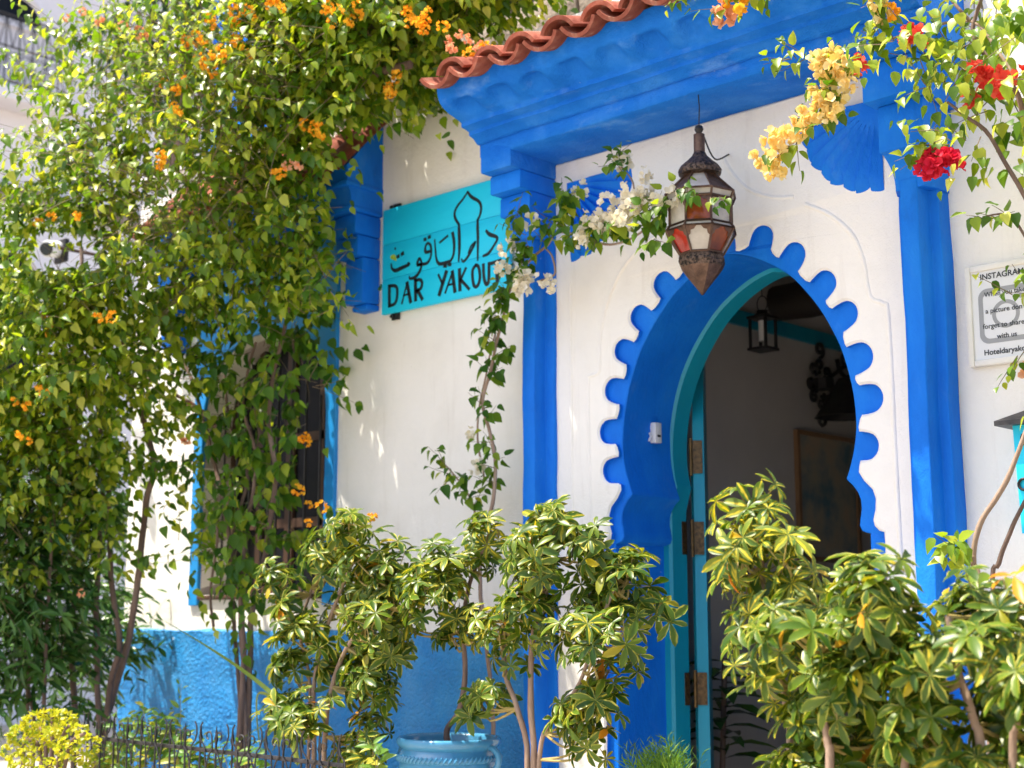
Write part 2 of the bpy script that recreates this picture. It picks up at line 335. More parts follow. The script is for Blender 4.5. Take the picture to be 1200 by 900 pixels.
mb = MB(); mb.box(HX0+.3, 4.2, .31, 6, 3.9, 4.0); mb.build('roof', M['stone'], house)
# terrace wall set back on the roof, in courses of rough stone
terr = MB(); terr.box(-4.2, 4.2, 1.3, 1.5, 4.0, 6.4); tw = terr.build('terrace_wall', M['stone'], house)
zz = 4.02
for rowi in range(5):
    hh = rng.uniform(.22, .3); x = -3.0+rng.random()*.3
    while x < 2.6:
        ww = rng.uniform(.35, .65); mb = MB(); mb.box(x, x+ww-.02, 1.3-rng.uniform(.03, .06), 1.31, zz, zz+hh-.02, .015); mb.build('stone', M['stone'], tw, wob=.02); x += ww
    zz += hh
up = MB(); up.box(-5.2, -4.0, 1.0, 1.3, 4.0, 6.2); up.build('roof_room', M['blue'], house)

# white scalloped panel and the recessed blue arch
po = densify([(PX0, .12), (PX0, 3.476), (PX1, 3.476), (PX1, .12)], .06, False)
panel = po + [(x, z) for x, z in scal[::-1]]
mb = MB(); plate(mb, panel, [], -.032, .02, .009); ap = mb.build('arch_panel', M['white'], house, 50, .0035)
ap.data.materials.append(M['blue'])          # the cut edge of the white layer is painted blue
for pg in ap.data.polygons:
    if len(pg.vertices) == 4 and abs(pg.normal.y) < .5 and abs(pg.center.x) < .75 and pg.center.z < 3.1: pg.material_index = 1
base = [(-.78, .12), (-.78, 3.15), (.78, 3.15), (.78, .12)]
bl = densify(base, .06, False) + intr[::-1]
mb = MB(); plate(mb, bl, [], -.001, .05, .004); mb.build('scalloped_arch', M['blue'], house, 40, .003)
mb = MB(); n = len(intr)
ys = [.004, .08, .16, .24, .33]
mb.add([(x*.999, y, z-.001) for y in ys for x, z in intr], [(r*n+i, r*n+i+1, (r+1)*n+i+1, (r+1)*n+i) for r in range(len(ys)-1) for i in range(n-1)])
mb.build('arch_reveal', M['blue'], house, 40, .003)
def offs(path, d):
    out = []
    for i, p in enumerate(path):
        a = Vector(path[max(i-1, 0)]); b = Vector(path[min(i+1, len(path)-1)]); t = (b-a).normalized()
        out.append((p[0]+t.y*d, p[1]-t.x*d))
    return out
# door frame: simple arch following the upper reveal, straight jambs
fr_in = [(-.558, .12), (-.558, 1.9)] + [(x*.985, z-.016) for x, z in [(-a, b) for a, b in arc[::-1]][6:] + arc[1:-6]] + [(.558, 1.9), (.558, .12)]
fr_in = densify(fr_in, .06, False)
fr_out = densify([(-.9, .12), (-.9, 3.15), (.9, 3.15), (.9, .12)], .1, False)
mb = MB(); plate(mb, fr_out+fr_in[::-1], [], .325, .44, .012, True); mb.build('door_frame', M['turq'], house, 40)
# two door leaves standing open into the room
for s in (-1, 1):
    hinge = Vector((s*.537, .47, 0)); ang = R(34)
    dvec = Vector((s*math.sin(ang), math.cos(ang), 0)); nrm = Vector((dvec.y, -dvec.x, 0))*s
    def dp(a, t, z): return hinge + dvec*a + nrm*t*1.0 + Vector((0, 0, z))
    top = [(0, 2.30), (.04, 2.37), (.15, 2.52), (.30, 2.66), (.50, 2.76)]
    prof = [(0, .14), (.50, .14)] + top[::-1]
    mb = MB(); m_ = len(prof)
    for t in (0, -.05): mb.v += [tuple(dp(a, t, z)) for a, z in prof]
    mb.f += [tuple(range(m_)), tuple(range(m_, 2*m_))] + [(i, (i+1) % m_, m_+(i+1) % m_, m_+i) for i in range(m_)]
    door = mb.build('door', M['turq'], house, 30)
    for a0, a1, z0, z1 in ((.06, .44, .35, 1.05), (.06, .44, 1.2, 2.2)):
        mb = MB()
        for (p0, p1) in (((a0, z0), (a1, z0)), ((a1, z0), (a1, z1)), ((a1, z1), (a0, z1)), ((a0, z1), (a0, z0))):
            mb.tube([dp(p0[0], .004, p0[1]), dp(p1[0], .004, p1[1])], .009, 5)
        mb.build('door_moulding', M['turq'], door)
    if s < 0:
        for u0, v0, v1 in ((812, 512, 556), (814, 608, 652), (817, 786, 830)):
            zb = atx(u0, v1, -.50).z; zt = atx(u0, v0, -.50).z
            mb = MB(); mb.tube([(-.5365, .455, zb), (-.5365, .455, zt)], .008, 8)
            hg = mb.build('hinge', M['brass'], door)
            mb = MB(); mb.box(-.521, -.517, .400, .447, zb+.008, zt-.008, .001)
            mb.build('hinge_plate', M['iron'], hg) if False else None
            pl = MB(); pl.add([(-.5595, .405, zb+.01), (-.5595, .438, zb+.01), (-.5595, .438, zt-.01), (-.5595, .405, zt-.01), (-.5540, .405, zb+.01), (-.5540, .438, zb+.01), (-.5540, .438, zt-.01), (-.5540, .405, zt-.01)],
                              [(0, 1, 2, 3), (4, 5, 6, 7), (0, 1, 5, 4), (1, 2, 6, 5), (2, 3, 7, 6), (3, 0, 4, 7)])
            e = dp(0, 0, 0); q = nrm*(-.045)
            p4 = [e-dvec*.003, e+q*.95-dvec*.003]
            pl.add([(p.x, p.y, z) for p in p4 for z in (zb+.01, zt-.01)] + [(p.x-dvec.x*.004, p.y-dvec.y*.004, z) for p in p4 for z in (zb+.01, zt-.01)],
                   [(0, 1, 3, 2), (4, 6, 7, 5), (0, 4, 5, 1), (2, 3, 7, 6), (1, 5, 7, 3), (0, 2, 6, 4)])
            for zs in np.linspace(zb+.03, zt-.03, 3):
                pl.lathe([(.005, 0), (.005, .004), (.003, .005)], (-.5540, .422, zs), 6)
            pl.build('hinge_leaf', M['hinge'], door)
# the room behind
rm = MB(); rm.box(-1.06, -1.0, .5, 4.6, .1, 3.35); rm.build('room_wall', M['room'], house)
rm = MB(); rm.box(1.7, 1.76, .5, 4.6, .1, 3.35); rm.build('room_wall', M['room'], house)
rm = MB(); rm.box(-1.06, 1.76, 4.6, 4.66, .1, 3.35); rm.build('room_wall', M['room'], house)
rm = MB(); plate(rm, densify([(-1.06, .1), (-1.06, 3.35), (1.76, 3.35), (1.76, .1)], .2, False)+densify([(.62, .1), (.62, 2.95), (-.62, 2.95), (-.62, .1)], .2, False), [], .445, .499, 0, True)
rm.build('room_wall', M['room'], house)
rm = MB(); rm.box(-1.06, 1.76, .44, 4.66, 3.35, 3.42); rm.build('room_ceiling', M['room'], house)
rm = MB(); rm.box(-1.06, 1.76, -.02, 4.66, .02, .1); rm.build('room_floor', M['stone'], house)
rm = MB(); rm.box(-.999, -.975, .51, 4.59, 2.97, 3.05); rm.build('room_band', M['turq'], house, label='turquoise band painted along the top of the room wall')
for yb in (1.0, 1.72, 2.5, 3.3):
    rm = MB(); rm.tube([((-.99 if yb != 1.72 else at(908, 352, 1.72).x)+.2*q, yb+.02*math.sin(q*2.1), (3.22 if yb != 1.72 else at(908, 352, 1.72).z-.02)+.01*math.sin(q*3)) for q in range(14 if yb != 1.72 else 11)], [.095+.008*math.sin(q*1.7) for q in range(14)], 12)
    rm.build('ceiling_beam', M['log'], house)
st = MB(); st.box(-.62, .62, -.30, .02, 0, .10, .01); st.build('doorstep', M['stone'], house)

# pilasters and their corbelled capitals
def pilaster(x0, x1, d2, s0, s1, d1, ztop, steps, inner, outer):
    mb = MB()
    prof = [(x0, -.001), (x0, -d2), (s0, -d2), (s0+.004, -d1), (s1-.004, -d1), (s1, -d2), (x1, -d2), (x1, -.001)]
    zs = [0.0]+list(np.arange(.1, ztop-.03, .1))+[ztop]; n = len(prof)
    P2 = []
    for x, y in prof: P2.append((x, y))
    rows = [[(x, y, z) for x, y in P2] for z in zs]
    mb.add([p for r_ in rows for p in r_], [(a*n+i, a*n+i+1, (a+1)*n+i+1, (a+1)*n+i) for a in range(len(zs)-1) for i in range(n-1)])
    b = bmesh.new()
    me = mb.mesh('tmp', None, 0); b.from_mesh(me)
    ed = [e for e in b.edges if len(e.link_faces) == 2 and e.calc_face_angle(0) > .6]
    bmesh.ops.bevel(b, geom=ed, offset=.006, segments=2, affect='EDGES', profile=.5)
    b.verts.index_update(); m2 = MB(); m2.add([v.co[:] for v in b.verts], [[v.index for v in f.verts] for f in b.faces]); b.free()
    pil = m2.build('pilaster', M['blue'], house, 45, .005)
    for y, xa, xb, za, zb in steps:
        mb = MB(); mb.box(xa, xb, y, -.002, za, zb, .008); mb.build('corbel_step', M['blue'] if y > -.3 else M['blue_faded'], pil, 40, .003)
    return pil
pilaster(-1.075, -.904, .05, -1.038, -.956, .118, 3.13, [(-.333, -1.09, -.903, 3.402, 3.530), (-.272, -1.089, -.903, 3.316, 3.401), (-.210, -1.088, -.903, 3.222, 3.315), (-.150, -1.087, -.903, 3.122, 3.221)], -.905, -1.09)
rp = pilaster(.815, .974, .080, .858, .936, .158, 2.99, [(-.333, .83, 1.045, 3.402, 3.530), (-.292, .80, 1.02, 3.262, 3.401), (-.225, .82, 1.0, 3.085, 3.261)], .83, 1.04)
mb = MB()
for i in range(9):
    t = i/8; e = .022*(t**2.2); z = 2.955+.13*t
    mb.v += [(.818-e*.4, -.001, z), (.818-e*.4, -.092-e*2.6, z), (.845-e, -.154-e*2.0, z), (.955+e*1.0, -.154-e*2.0, z), (.978+e*.4, -.10-e*2.6, z), (.978+e*.4, -.001, z)]
for i in range(8):
    for j in range(5): a = i*6+j; mb.f.append((a, a+1, a+7, a+6))
mb.f.append((0, 1, 2, 3, 4, 5)); mb.f.append(tuple(48+j for j in range(6)))
mb.build('capital_neck', M['blue'], rp, 40, .003)

# cornice, with the row of finger dents
prof = [(-.002, 3.476), (-.17, 3.477), (-.326, 3.476), (-.333, 3.482), (-.334, 3.524), (-.334, 3.538), (-.350, 3.536), (-.358, 3.541), (-.378, 3.558), (-.404, 3.564), (-.404, 3.580), (-.416, 3.584), (-.436, 3.588), (-.452, 3.590), (-.453, 3.609), (-.468, 3.617),
        (-.485, 3.622), (-.505, 3.628), (-.525, 3.634), (-.545, 3.641), (-.560, 3.648), (-.573, 3.657), (-.585, 3.668), (-.594, 3.682), (-.600, 3.700), (-.603, 3.720), (-.604, 3.745)]
CX0, CX1 = -1.092, 1.07
xs = np.arange(CX0, CX1+.001, .012); mb = MB(); n = len(prof)
for x in xs:
    for i, (y, z) in enumerate(prof):
        d = 0
        if 15 <= i <= 23:
            cell = ((x+.06)/.203) % 1; s_ = max(0, 1-abs(cell-.5)/.36); q = max(0, 1-abs(i-18.5)/3.2)
            d = .045*(min(1, s_*1.9))*min(1, q*1.5)*(.75+.5*noise.noise(Vector((math.floor((x+.06)/.203)*3.7, 0, 2))))
            d += .004*noise.noise(Vector((x*18, y*30, z*30)))
        dz = .004*noise.noise(Vector((x*4, i*.12, 3)))+.0025*noise.noise(Vector((x*20, i*.5, 7)))
        mb.v.append((x, y+d*.35, z+d+dz))
for a in range(len(xs)-1):
    for i in range(n-1): q = a*n+i; mb.f.append((q, q+1, q+n+1, q+n))
for e in (0, len(xs)-1):
    k0 = len(mb.v); mb.v.append((xs[e], -.002, 3.745)); mb.f.append(tuple(e*n+i for i in range(n))+(k0,))
cornice = mb.build('cornice', M['blue_faded'], house, 60)
def tile_mesh(name, r, th, L, convex, taper=.92, half=64):
    mb = MB(); na = 10; rows = []
    for y, s in ((0, 1.0), (L*.5, (1+taper)/2), (L, taper)):
        for rr in (r, r-th):
            rows.append([((rr*s)*math.sin(R(-half+2*half*j/na)), y, ((rr*s)*math.cos(R(half-2*half*j/na)) - r*math.cos(R(half)))*(1 if convex else -1)) for j in range(na+1)])
    m_ = na+1
    mb.v = [p for r_ in rows for p in r_]
    for a in (0, 2):
        for o_ in (0, 1):
            for j in range(na): p = (a+o_)*m_+j; mb.f.append((p, p+1, p+2*m_+1, p+2*m_))
    for a in (0, 4):
        for j in range(na): p = a*m_+j; mb.f.append((p, p+1, p+m_+1, p+m_))
    for j in (0, na):
        for a in (0, 2): p = a*m_+j; mb.f.append((p, p+m_, p+3*m_, p+2*m_))
    return mb.mesh(name, M['tile'], 40, .004)
cover = [tile_mesh('cover_tile', .098, .017, .46, True) for _ in range(1)]
pan = [tile_mesh('pan_tile', .105, .017, .46, False) for _ in range(1)]
def tile_row(parent, x0, x1, yf, z, sp, slope=R(17)):
    x = x0; i = 0
    while x < x1:
        for me, dx, dz, dy in ((pan[0], 0, 0, .0), (cover[0], sp/2, -.004, .012)):
            mtx = Matrix.Translation((x+dx+rng.uniform(-.006, .006), yf+dy+rng.uniform(-.012, .012), z+dz+rng.uniform(-.005, .005))) @ Matrix.Rotation(rng.uniform(-.03, .03), 4, 'Z') @ Matrix.Rotation(slope, 4, 'X')
            inst('roof_tile', me, mtx, parent)
        x += sp; i += 1
tile_row(cornice, -1.02, 1.1, -.70, 3.745, .204)
mb = MB(); mb.box(-1.09, 1.07, -.58, 0, 3.75, 3.752); 
mb = MB(); mb.add([(-1.08, -.60, 3.75), (1.06, -.60, 3.75), (1.06, -.002, 3.98), (-1.08, -.002, 3.98), (-1.08, -.002, 3.75), (1.06, -.002, 3.75)], [(0, 1, 2, 3), (0, 3, 4), (1, 5, 2), (0, 4, 5, 1)])
mb.build('eaves_bed', M['stone'], cornice, 0)
# dado of rough stucco left of the portal
mb = MB(); x0, x1, z1 = HX0-.001, -1.07, 1.365; nx, nz = 520, 210
for i in range(nx+1):
    for j in range(nz+1):
        x = x0+(x1-x0)*i/nx; z = z1*j/nz; q = Vector((x, 0, z))
        d = .012+.0035*noise.noise(q*60)+.0035*noise.noise(q*118+Vector((3, 1, 2)))+.006*noise.noise(q*6)
        if j == nz: z += .012*noise.noise(Vector((x*3, 0, 5)))
        mb.v.append((x, -max(.002, d+.006) if j < nz else -.004, z))
for i in range(nx):
    for j in range(nz): q = i*(nz+1)+j; mb.f.append((q, q+1, q+nz+2, q+nz+1))
mb.build('dado', M['dado'], house, 0).data.polygons.foreach_set('use_smooth', [True]*(nx*nz))
# thin plaster mouldings on the panel, quarter-shell reliefs in its upper corners
def mould(path, r=.010):
    pts = [(p.x, -.0265, p.z) for p in path]; mb = MB(); mb.tube(pts, r, 8); mb.build('moulding', M['white'], house, 60, .003)
for px in (((693, 640), (691, 540), (689, 450), (691, 441), (702, 434), (703, 400), (711, 355), (729, 315), (757, 284), (785, 270)), ((671, 640), (669, 420), (668, 330)),
           ((848, 185), (858, 203), (878, 222), (905, 231), (930, 231)), ((943, 240), (972, 252), (998, 274), (1012, 304), (1017, 335), (1022, 350), (1036, 356), (1041, 372), (1049, 520), (1056, 650))):
    mould(crom([at(u, v, -.032) for u, v in px], 5), .0115)
for s, hx, hz in ((-1, -.815, 3.362), (1, .735, 3.362)):
    mb = MB(); nr, na_ = 10, 80; RAD = .35
    def sr(a):  # a 0..1 over the quarter
        return RAD*(1+.035*abs(math.sin(a*math.pi*4.5)))
    for i in range(nr+1):
        for j in range(na_+1):
            a = j/na_; th = a*math.pi/2; r_ = sr(a)*i/nr
            rib = 0 if i/nr < .33 else .026*(1-((a*9) % 1.0)**.8)*(1 if j < na_ else 0)
            hgt = (.026 if i/nr < .33 else .006)+rib
            if i == nr: hgt = 0
            mb.v.append((hx - s*r_*math.cos(th), -.031-hgt, hz - r_*math.sin(th)))
    for i in range(nr):
        for j in range(na_): q = i*(na_+1)+j; mb.f.append((q, q+1, q+na_+2, q+na_+1))
    mb.build('shell_relief', M['blue'], house, 50, .002)

# window with blue surround
mb = MB(); plate(mb, densify([(-3.738, 1.50), (-3.738, 3.46), (-2.458, 3.46), (-2.458, 1.50)], .08, False)+densify([(WX1, 1.50)]+wtop[::-1]+[(WX0, 1.50)], .08, False), [], -.022, .004, .004)
window = mb.build('window', M['win_blue'], house, 40, .004)
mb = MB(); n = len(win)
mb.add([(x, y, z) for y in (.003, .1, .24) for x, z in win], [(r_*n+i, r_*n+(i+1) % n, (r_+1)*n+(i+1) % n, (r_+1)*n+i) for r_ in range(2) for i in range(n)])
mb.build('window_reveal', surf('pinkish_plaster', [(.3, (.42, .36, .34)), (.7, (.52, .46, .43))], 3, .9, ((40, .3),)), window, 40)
mb = MB()
wx = np.linspace(WX0, WX1, 5)
for i, x in enumerate(wx): mb.box(x-(.035 if i in (0, 2, 4) else .022), x+(.035 if i in (0, 2, 4) else .022), .18+.001*i, .225, 1.56, 2.98)
for z in (1.58, 1.95, 2.42): mb.box(WX0, WX1, .183, .224, z-.025, z+.025)
mb.build('window_frame', M['wood'], window, 0)
for a, b in zip(wx[:-1], wx[1:]):
    for z0, z1 in ((1.605, 1.925), (1.975, 2.395), (2.445, 2.95)):
        mb = MB(); mb.box(a+.036, b-.036, .20, .206, z0, z1); mb.build('pane', M['glass_dark'], window, 0)
mb = MB(); mb.box(WX0-.1, WX1+.1, .26, .28, 1.5, 3.05); mb.build('room_dark_sheet', M['dark'], window, 0)  # sheet coloured near-black in place of the unlit room behind the panes
mb = MB(); mb.box(WX0-.02, WX1+.02, -.02, .23, 1.530, 1.556, .006); mb.build('window_sill', M['wood'], window)
for i in range(1, 9):
    mb = MB(); x = WX0+(WX1-WX0)*i/9; mb.tube([(x, .05, 1.556), (x, .05, 2.45+.46*math.sin(math.pi*i/9))], .007, 6); mb.build('window_bar', M['iron'], window)
# tiled hood over the window
mb = MB(); hp = [(-.003, 3.482), (-.205, 3.482), (-.215, 3.56), (-.235, 3.60), (-.24, 3.70), (-.003, 3.975)]
mb.add([(x, y, z) for x in (-3.98, -2.132) for y, z in hp], [tuple(range(6)), tuple(range(6, 12))]+[(i, (i+1) % 6, 6+(i+1) % 6, 6+i) for i in range(6)])
hood = mb.build('window_hood', M['blue'], house, 30, .004)
mb = MB(); mb.box(-3.985, -2.127, -.222, -.002, 3.470, 3.500, .008); mb.build('hood_moulding', M['blue'], hood, 40, .003)
mb = MB(); mb.box(-3.985, -2.122, -.252, -.002, 3.592, 3.622, .008); mb.build('hood_moulding', M['blue'], hood, 40, .003)
for s, xi in ((1, -2.14), (-1, -3.975)):
    for wd, y, z0, z1 in ((.20, -.175, 3.36, 3.469), (.18, -.155, 3.25, 3.359), (.145, -.12, 3.01, 3.249), (.12, -.09, 2.975, 3.009)):
        mb = MB(); xa, xb = (xi-wd, xi) if s > 0 else (xi, xi+wd)
        mb.box(xa, xb, y, -.003, z0, z1, .012); mb.build('hood_bracket', M['blue'], hood, 40, .006)
tile_row(hood, -3.93, -2.25, -.33, 3.66, .204, R(46))

# ------------------------------------------------------------------ sign
def P2(crop, sc, ox, oy): return [(ox+x/sc, oy+y/sc) for x, y in crop]
SY = -.040
tl = at(449, 247, SY); trp = at(572, 211, SY); blp = at(449, 369, SY)
sx0 = tl.x; sx1 = at(596.5, 300, SY).x; szt = (tl.z+trp.z)/2; szb = blp.z
sign = thing('hotel_sign', 'turquoise board sign lettered DAR YAKOUT in Latin and Arabic beside the doorway', 'sign', ((sx0+sx1)/2, -.02, szb))
hz_ = [szb, szb+(szt-szb)*.33, szb+(szt-szb)*.66, szt]
for a, b in zip(hz_[:-1], hz_[1:]):
    mb = MB(); mb.box(sx0, sx1, SY, -.018, a+.0009, b-.0009, .0016); mb.build('plank', M['sign'], sign)
mb = MB(); mb.box(sx0+.05, sx0+.10, -.0179, -.004, szb-.03, szt+.025); mb.box(sx1-.10, sx1-.05, -.0179, -.004, szb-.02, szt+.02); mb.build('batten', M['iron'], sign)
def stroke(pts, wd, name='letter'):
    P = [at(u, v, SY-.0015) for u, v in pts]; mb = MB()
    if len(P) > 2: P = crom(P, 4)
    n = len(P); ws = [wd]*n if not hasattr(wd, '__len__') else [np.interp(i/(n-1), np.linspace(0, 1, len(wd)), wd) for i in range(n)]
    for y in (SY-.0022, SY-.0004):
        for i, p in enumerate(P):
            d = P[min(i+1, n-1)]-P[max(i-1, 0)]; d.y = 0; d = d.normalized(); q = Vector((-d.z, 0, d.x))
            for sg in (1, -1):
                e = p+q*ws[i]*sg*.5
                if i == 0: e -= d*ws[i]*.3
                if i == n-1: e += d*ws[i]*.3
                mb.v.append((e.x, y, e.z))
    for i in range(n-1): a = 2*i; mb.f.append((a, a+1, a+3, a+2)); mb.f.append((a, a+2, a+2+2*n, a+2*n)); mb.f.append((a+1, a+3, a+3+2*n, a+1+2*n))
    return mb
def letter(strokes, name='letter'):
    mb = MB()
    for pts, wd in strokes: s_ = stroke(pts, wd); mb.add(s_.v, s_.f)
    mb.build(name, M['ink'], sign, 0)
A1 = lambda *c: P2(c, 8.19, 445, 260)
A2 = lambda *c: P2(c, 6.0, 505, 210)
W_ = .017
letter([(A1((92, 615), (92, 808)), .021), (A1((88, 618), (135, 612), (163, 630), (168, 680), (160, 750), (140, 788), (88, 808)), W_)])
letter([(A1((212, 785), (262, 585)), .010), (A1((262, 585), (296, 770)), .021), (A1((228, 705), (285, 690)), .010)])
letter([(A1((342, 560), (344, 752)), .021), (A1((342, 562), (385, 555), (405, 580), (400, 625), (380, 650), (345, 660)), W_), (A1((362, 655), (408, 742)), .019)])
letter([(A2((52, 672), (80, 735)), .012), (A2((108, 650), (58, 812)), .022)])
letter([(A2((100, 800), (150, 655)), .011), (A2((150, 650), (168, 790)), .021), (A2((118, 745), (160, 735)), .010)])
letter([(A2((200, 635), (204, 780)), .021), (A2((245, 625), (206, 715)), .014), (A2((208, 705), (268, 772)), .016)])
letter([(A2((315, 605), (293, 640), (293, 700), (303, 750), (325, 752), (342, 710), (342, 650), (330, 610), (315, 605)), W_)])
letter([(A2((368, 600), (372, 690), (388, 738), (405, 715), (408, 590)), .018)])
letter([(A2((425, 592), (490, 570)), .017), (A2((460, 582), (466, 720)), .021)])
AR = 'arabic_letter'
letter([(A2((388, 362), (412, 388), (466, 412), (440, 470), (405, 520), (368, 540)), [.012, .020, .016, .012, .016, .012])], AR)
letter([(A2((328, 285), (328, 340), (330, 420), (328, 570)), [.012, .018, .016, .009])], AR)
letter([(A2((312, 440), (300, 470), (262, 540), (228, 580), (215, 560)), [.012, .014, .014, .012, .007]), (A2((310, 445), (282, 470), (262, 520)), [.012, .010, .007])], AR)
letter([(A2((196, 315), (198, 380), (200, 480), (194, 580)), [.012, .020, .018, .008])], AR)
letter([(A2((152, 378), (162, 440), (160, 520), (140, 570), (110, 585), (60, 595), (38, 560), (30, 480), (26, 425)), [.018, .018, .014, .014, .018, .018, .012, .010, .008])], AR)
letter([(A2((62, 445), (118, 398)), .011)], 'arabic_mark')
letter([(A2((92, 610), (108, 610)), .017), (A2((124, 600), (140, 600)), .017)], 'arabic_mark')
letter([(A1((488, 280), (440, 290), (438, 240), (462, 205), (490, 235), (490, 330), (455, 395), (390, 410), (360, 420)), [.014, .018, .012, .014, .014, .012, .016, .016, .012])], AR)
letter([(A1((428, 170), (442, 165)), .017), (A1((468, 148), (484, 142)), .017)], 'arabic_mark')
letter([(A1((400, 405), (360, 405), (380, 350), (402, 400), (385, 470), (340, 530), (290, 545), (285, 522)), [.012, .016, .014, .012, .016, .018, .014, .006])], AR)
letter([(A1((110, 400), (115, 445), (150, 468), (215, 440), (282, 408), (270, 395)), [.007, .012, .020, .020, .016, .010])], AR)
letter([(A1((168, 335), (184, 328)), .018), (A1((210, 312), (226, 300)), .018), (A1((146, 250), (150, 265)), .009)], 'arabic_mark')
letter([(A2((196, 318), (172, 278), (166, 238), (185, 190), (225, 140), (258, 88)), [.013, .015, .014, .013, .011, .009]), (A2((258, 88), (285, 125), (335, 155), (352, 195), (345, 250), (326, 290)), [.010, .017, .015, .015, .013, .013])], 'dome_drawing')
for u, v in ((459, 243), (459, 371)):
    p = at(u, v, -.03); mb = MB(); mb.lathe([(.004, -.008), (.011, -.004), (.011, .004), (.004, .01)], p, 8); mb.build('bolt', M['iron'], sign)

# ------------------------------------------------------------------ framed notice
NY = -.03
n0 = at(1127, 313, NY); n1 = at(1137, 432, NY); nzt = (n0.z+at(1200, 303, NY).z)/2; nzb = (n1.z+at(1200, 421, NY).z)/2; nx0 = (n0.x+n1.x)/2; nx1 = nx0+.285
notice = thing('framed_notice', 'white framed paper notice with black text over a grey camera emblem', 'notice', ((nx0+nx1)/2, -.02, nzb))
fw_ = .022
for a, b, c_, d_ in ((nx0, nx0+fw_, nzb, nzt), (nx1-fw_, nx1, nzb, nzt), (nx0+fw_, nx1-fw_, nzt-fw_, nzt), (nx0+fw_, nx1-fw_, nzb, nzb+fw_)):
    mb = MB(); mb.box(a, b, NY, -.004, c_, d_, .004); mb.build('frame_bar', M['frame_white'], notice)
mb = MB(); mb.box(nx0+fw_*.8, nx1-fw_*.8, NY+.009, -.005, nzb+fw_*.8, nzt-fw_*.8); mb.build('paper', M['paper'], notice, 0)
PY = NY+.0085
def flat_ring(outer, inner, y, name):
    mb = MB(); n = len(outer)
    mb.add([(x, y, z) for x, z in outer]+[(x, y, z) for x, z in inner], [(i, (i+1) % n, n+(i+1) % n, n+i) for i in range(n)]); mb.build(name, M['grey_print'], notice, 0, recalc=True)
def rrect(cx, cz, hw, r_, n=8):
    out = []
    for q, (sx, sz) in enumerate(((1, 1), (-1, 1), (-1, -1), (1, -1))):
        for j in range(n+1):
            a = math.pi/2*q+math.pi/2*j/n; out.append((cx+sx*(hw-r_)+r_*math.cos(a), cz+sz*(hw-r_)+r_*math.sin(a)))
    return out
ecx, ecz = (nx0+nx1)/2, (nzb+nzt)/2-.005
flat_ring(rrect(ecx, ecz, .098, .034), rrect(ecx, ecz, .081, .022), PY, 'camera_emblem')
circ = lambda r_: [(ecx+r_*math.cos(a), ecz+r_*math.sin(a)) for a in np.linspace(0, 2*math.pi, 36, endpoint=False)]
flat_ring(circ(.050), circ(.036), PY, 'camera_emblem')
cd2 = MB(); cd2.add([(ecx+.056+.009*math.cos(a), PY, ecz+.056+.009*math.sin(a)) for a in np.linspace(0, 2*math.pi, 12, endpoint=False)], [tuple(range(12))]); cd2.build('camera_emblem', M['grey_print'], notice, 0)
H_ = nzt-nzb
for txt, fz, hgt, bold in (('INSTAGRAM :', .875, .027, 1), ('When you take', .70, .022, .6), ('a picture don\'t', .535, .023, .6), ('forget to share it', .385, .023, .6), ('with us', .275, .023, .6), ('Hoteldaryakout', .125, .027, 1)):
    cu = bpy.data.curves.new('line', 'FONT'); cu.body = txt; cu.size = hgt*1.25; cu.align_x = 'CENTER'; cu.offset = .0006*bold
    to = bpy.data.objects.new('tmp', cu); col.objects.link(to); dg = bpy.context.evaluated_depsgraph_get()
    me = bpy.data.meshes.new_from_object(to.evaluated_get(dg)); bpy.data.objects.remove(to)
    wdt = max(v.co.x for v in me.vertices)-min(v.co.x for v in me.vertices); k_ = min(.86, .172/wdt)
    me.materials.clear(); me.materials.append(M['ink'])
    o = inst('text_line', me, Matrix.Translation((ecx, PY-.0012, nzb+H_*fz-.008)) @ Matrix.Rotation(math.pi/2, 4, 'X') @ Matrix.Scale(k_, 4), notice)

# ------------------------------------------------------------------ turquoise box on the right wall
bx = at(1188, 500, -.15).x; bzt = at(1188, 498, -.15).z
tb = thing('wall_box', 'turquoise metal box with a dark pitched lid on the right wall', 'box', (bx+.12, -.08, bzt-.36))
mb = MB(); x0, x1 = bx, bx+.24
vs_ = [(x0, -.16), (x1, -.16), (x1, -.004), (x0, -.004)]
for z, e in ((bzt-.36, -.012), (bzt, 0)): mb.v += [(x+(e*-1 if x == x0 else e), y, z) for x, y in vs_]
mb.f += [(0, 1, 2, 3), (4, 5, 6, 7)]+[(i, (i+1) % 4, 4+(i+1) % 4, 4+i) for i in range(4)]
mb.build('body', M['sign'], tb, 20)
mb = MB(); mb.v = [(x0-.045, -.20, bzt-.004), (x1+.045, -.20, bzt-.004), (x1+.045, -.002, bzt-.004), (x0-.045, -.002, bzt-.004), (x0-.045, -.20, bzt+.012), (x1+.045, -.20, bzt+.012), (x1+.045, -.002, bzt+.012), (x0-.045, -.002, bzt+.012), (x0+.06, -.05, bzt+.075), (x1-.06, -.05, bzt+.075)]
mb.f = [(0, 1, 2, 3), (0, 1, 5, 4), (1, 2, 6, 5), (2, 3, 7, 6), (3, 0, 4, 7), (4, 5, 9, 8), (6, 7, 8, 9), (4, 8, 7), (5, 6, 9)]; mb.build('lid', M['fence_iron'], tb, 20)
mb = MB(); mb.tube([(x0+.05+.022*math.cos(a), -.1625, bzt-.05+.022*math.sin(a)) for a in np.linspace(.6, 5.6, 14)], .004, 5); mb.build('scroll', M['iron'], tb)
mb = MB(); mb.tube([(x0+.03+.018*math.cos(a), -.165, bzt-.20+.018*math.sin(a)) for a in np.linspace(0, 6.28, 14)], .005, 5); mb.build('ring', M['iron'], tb)

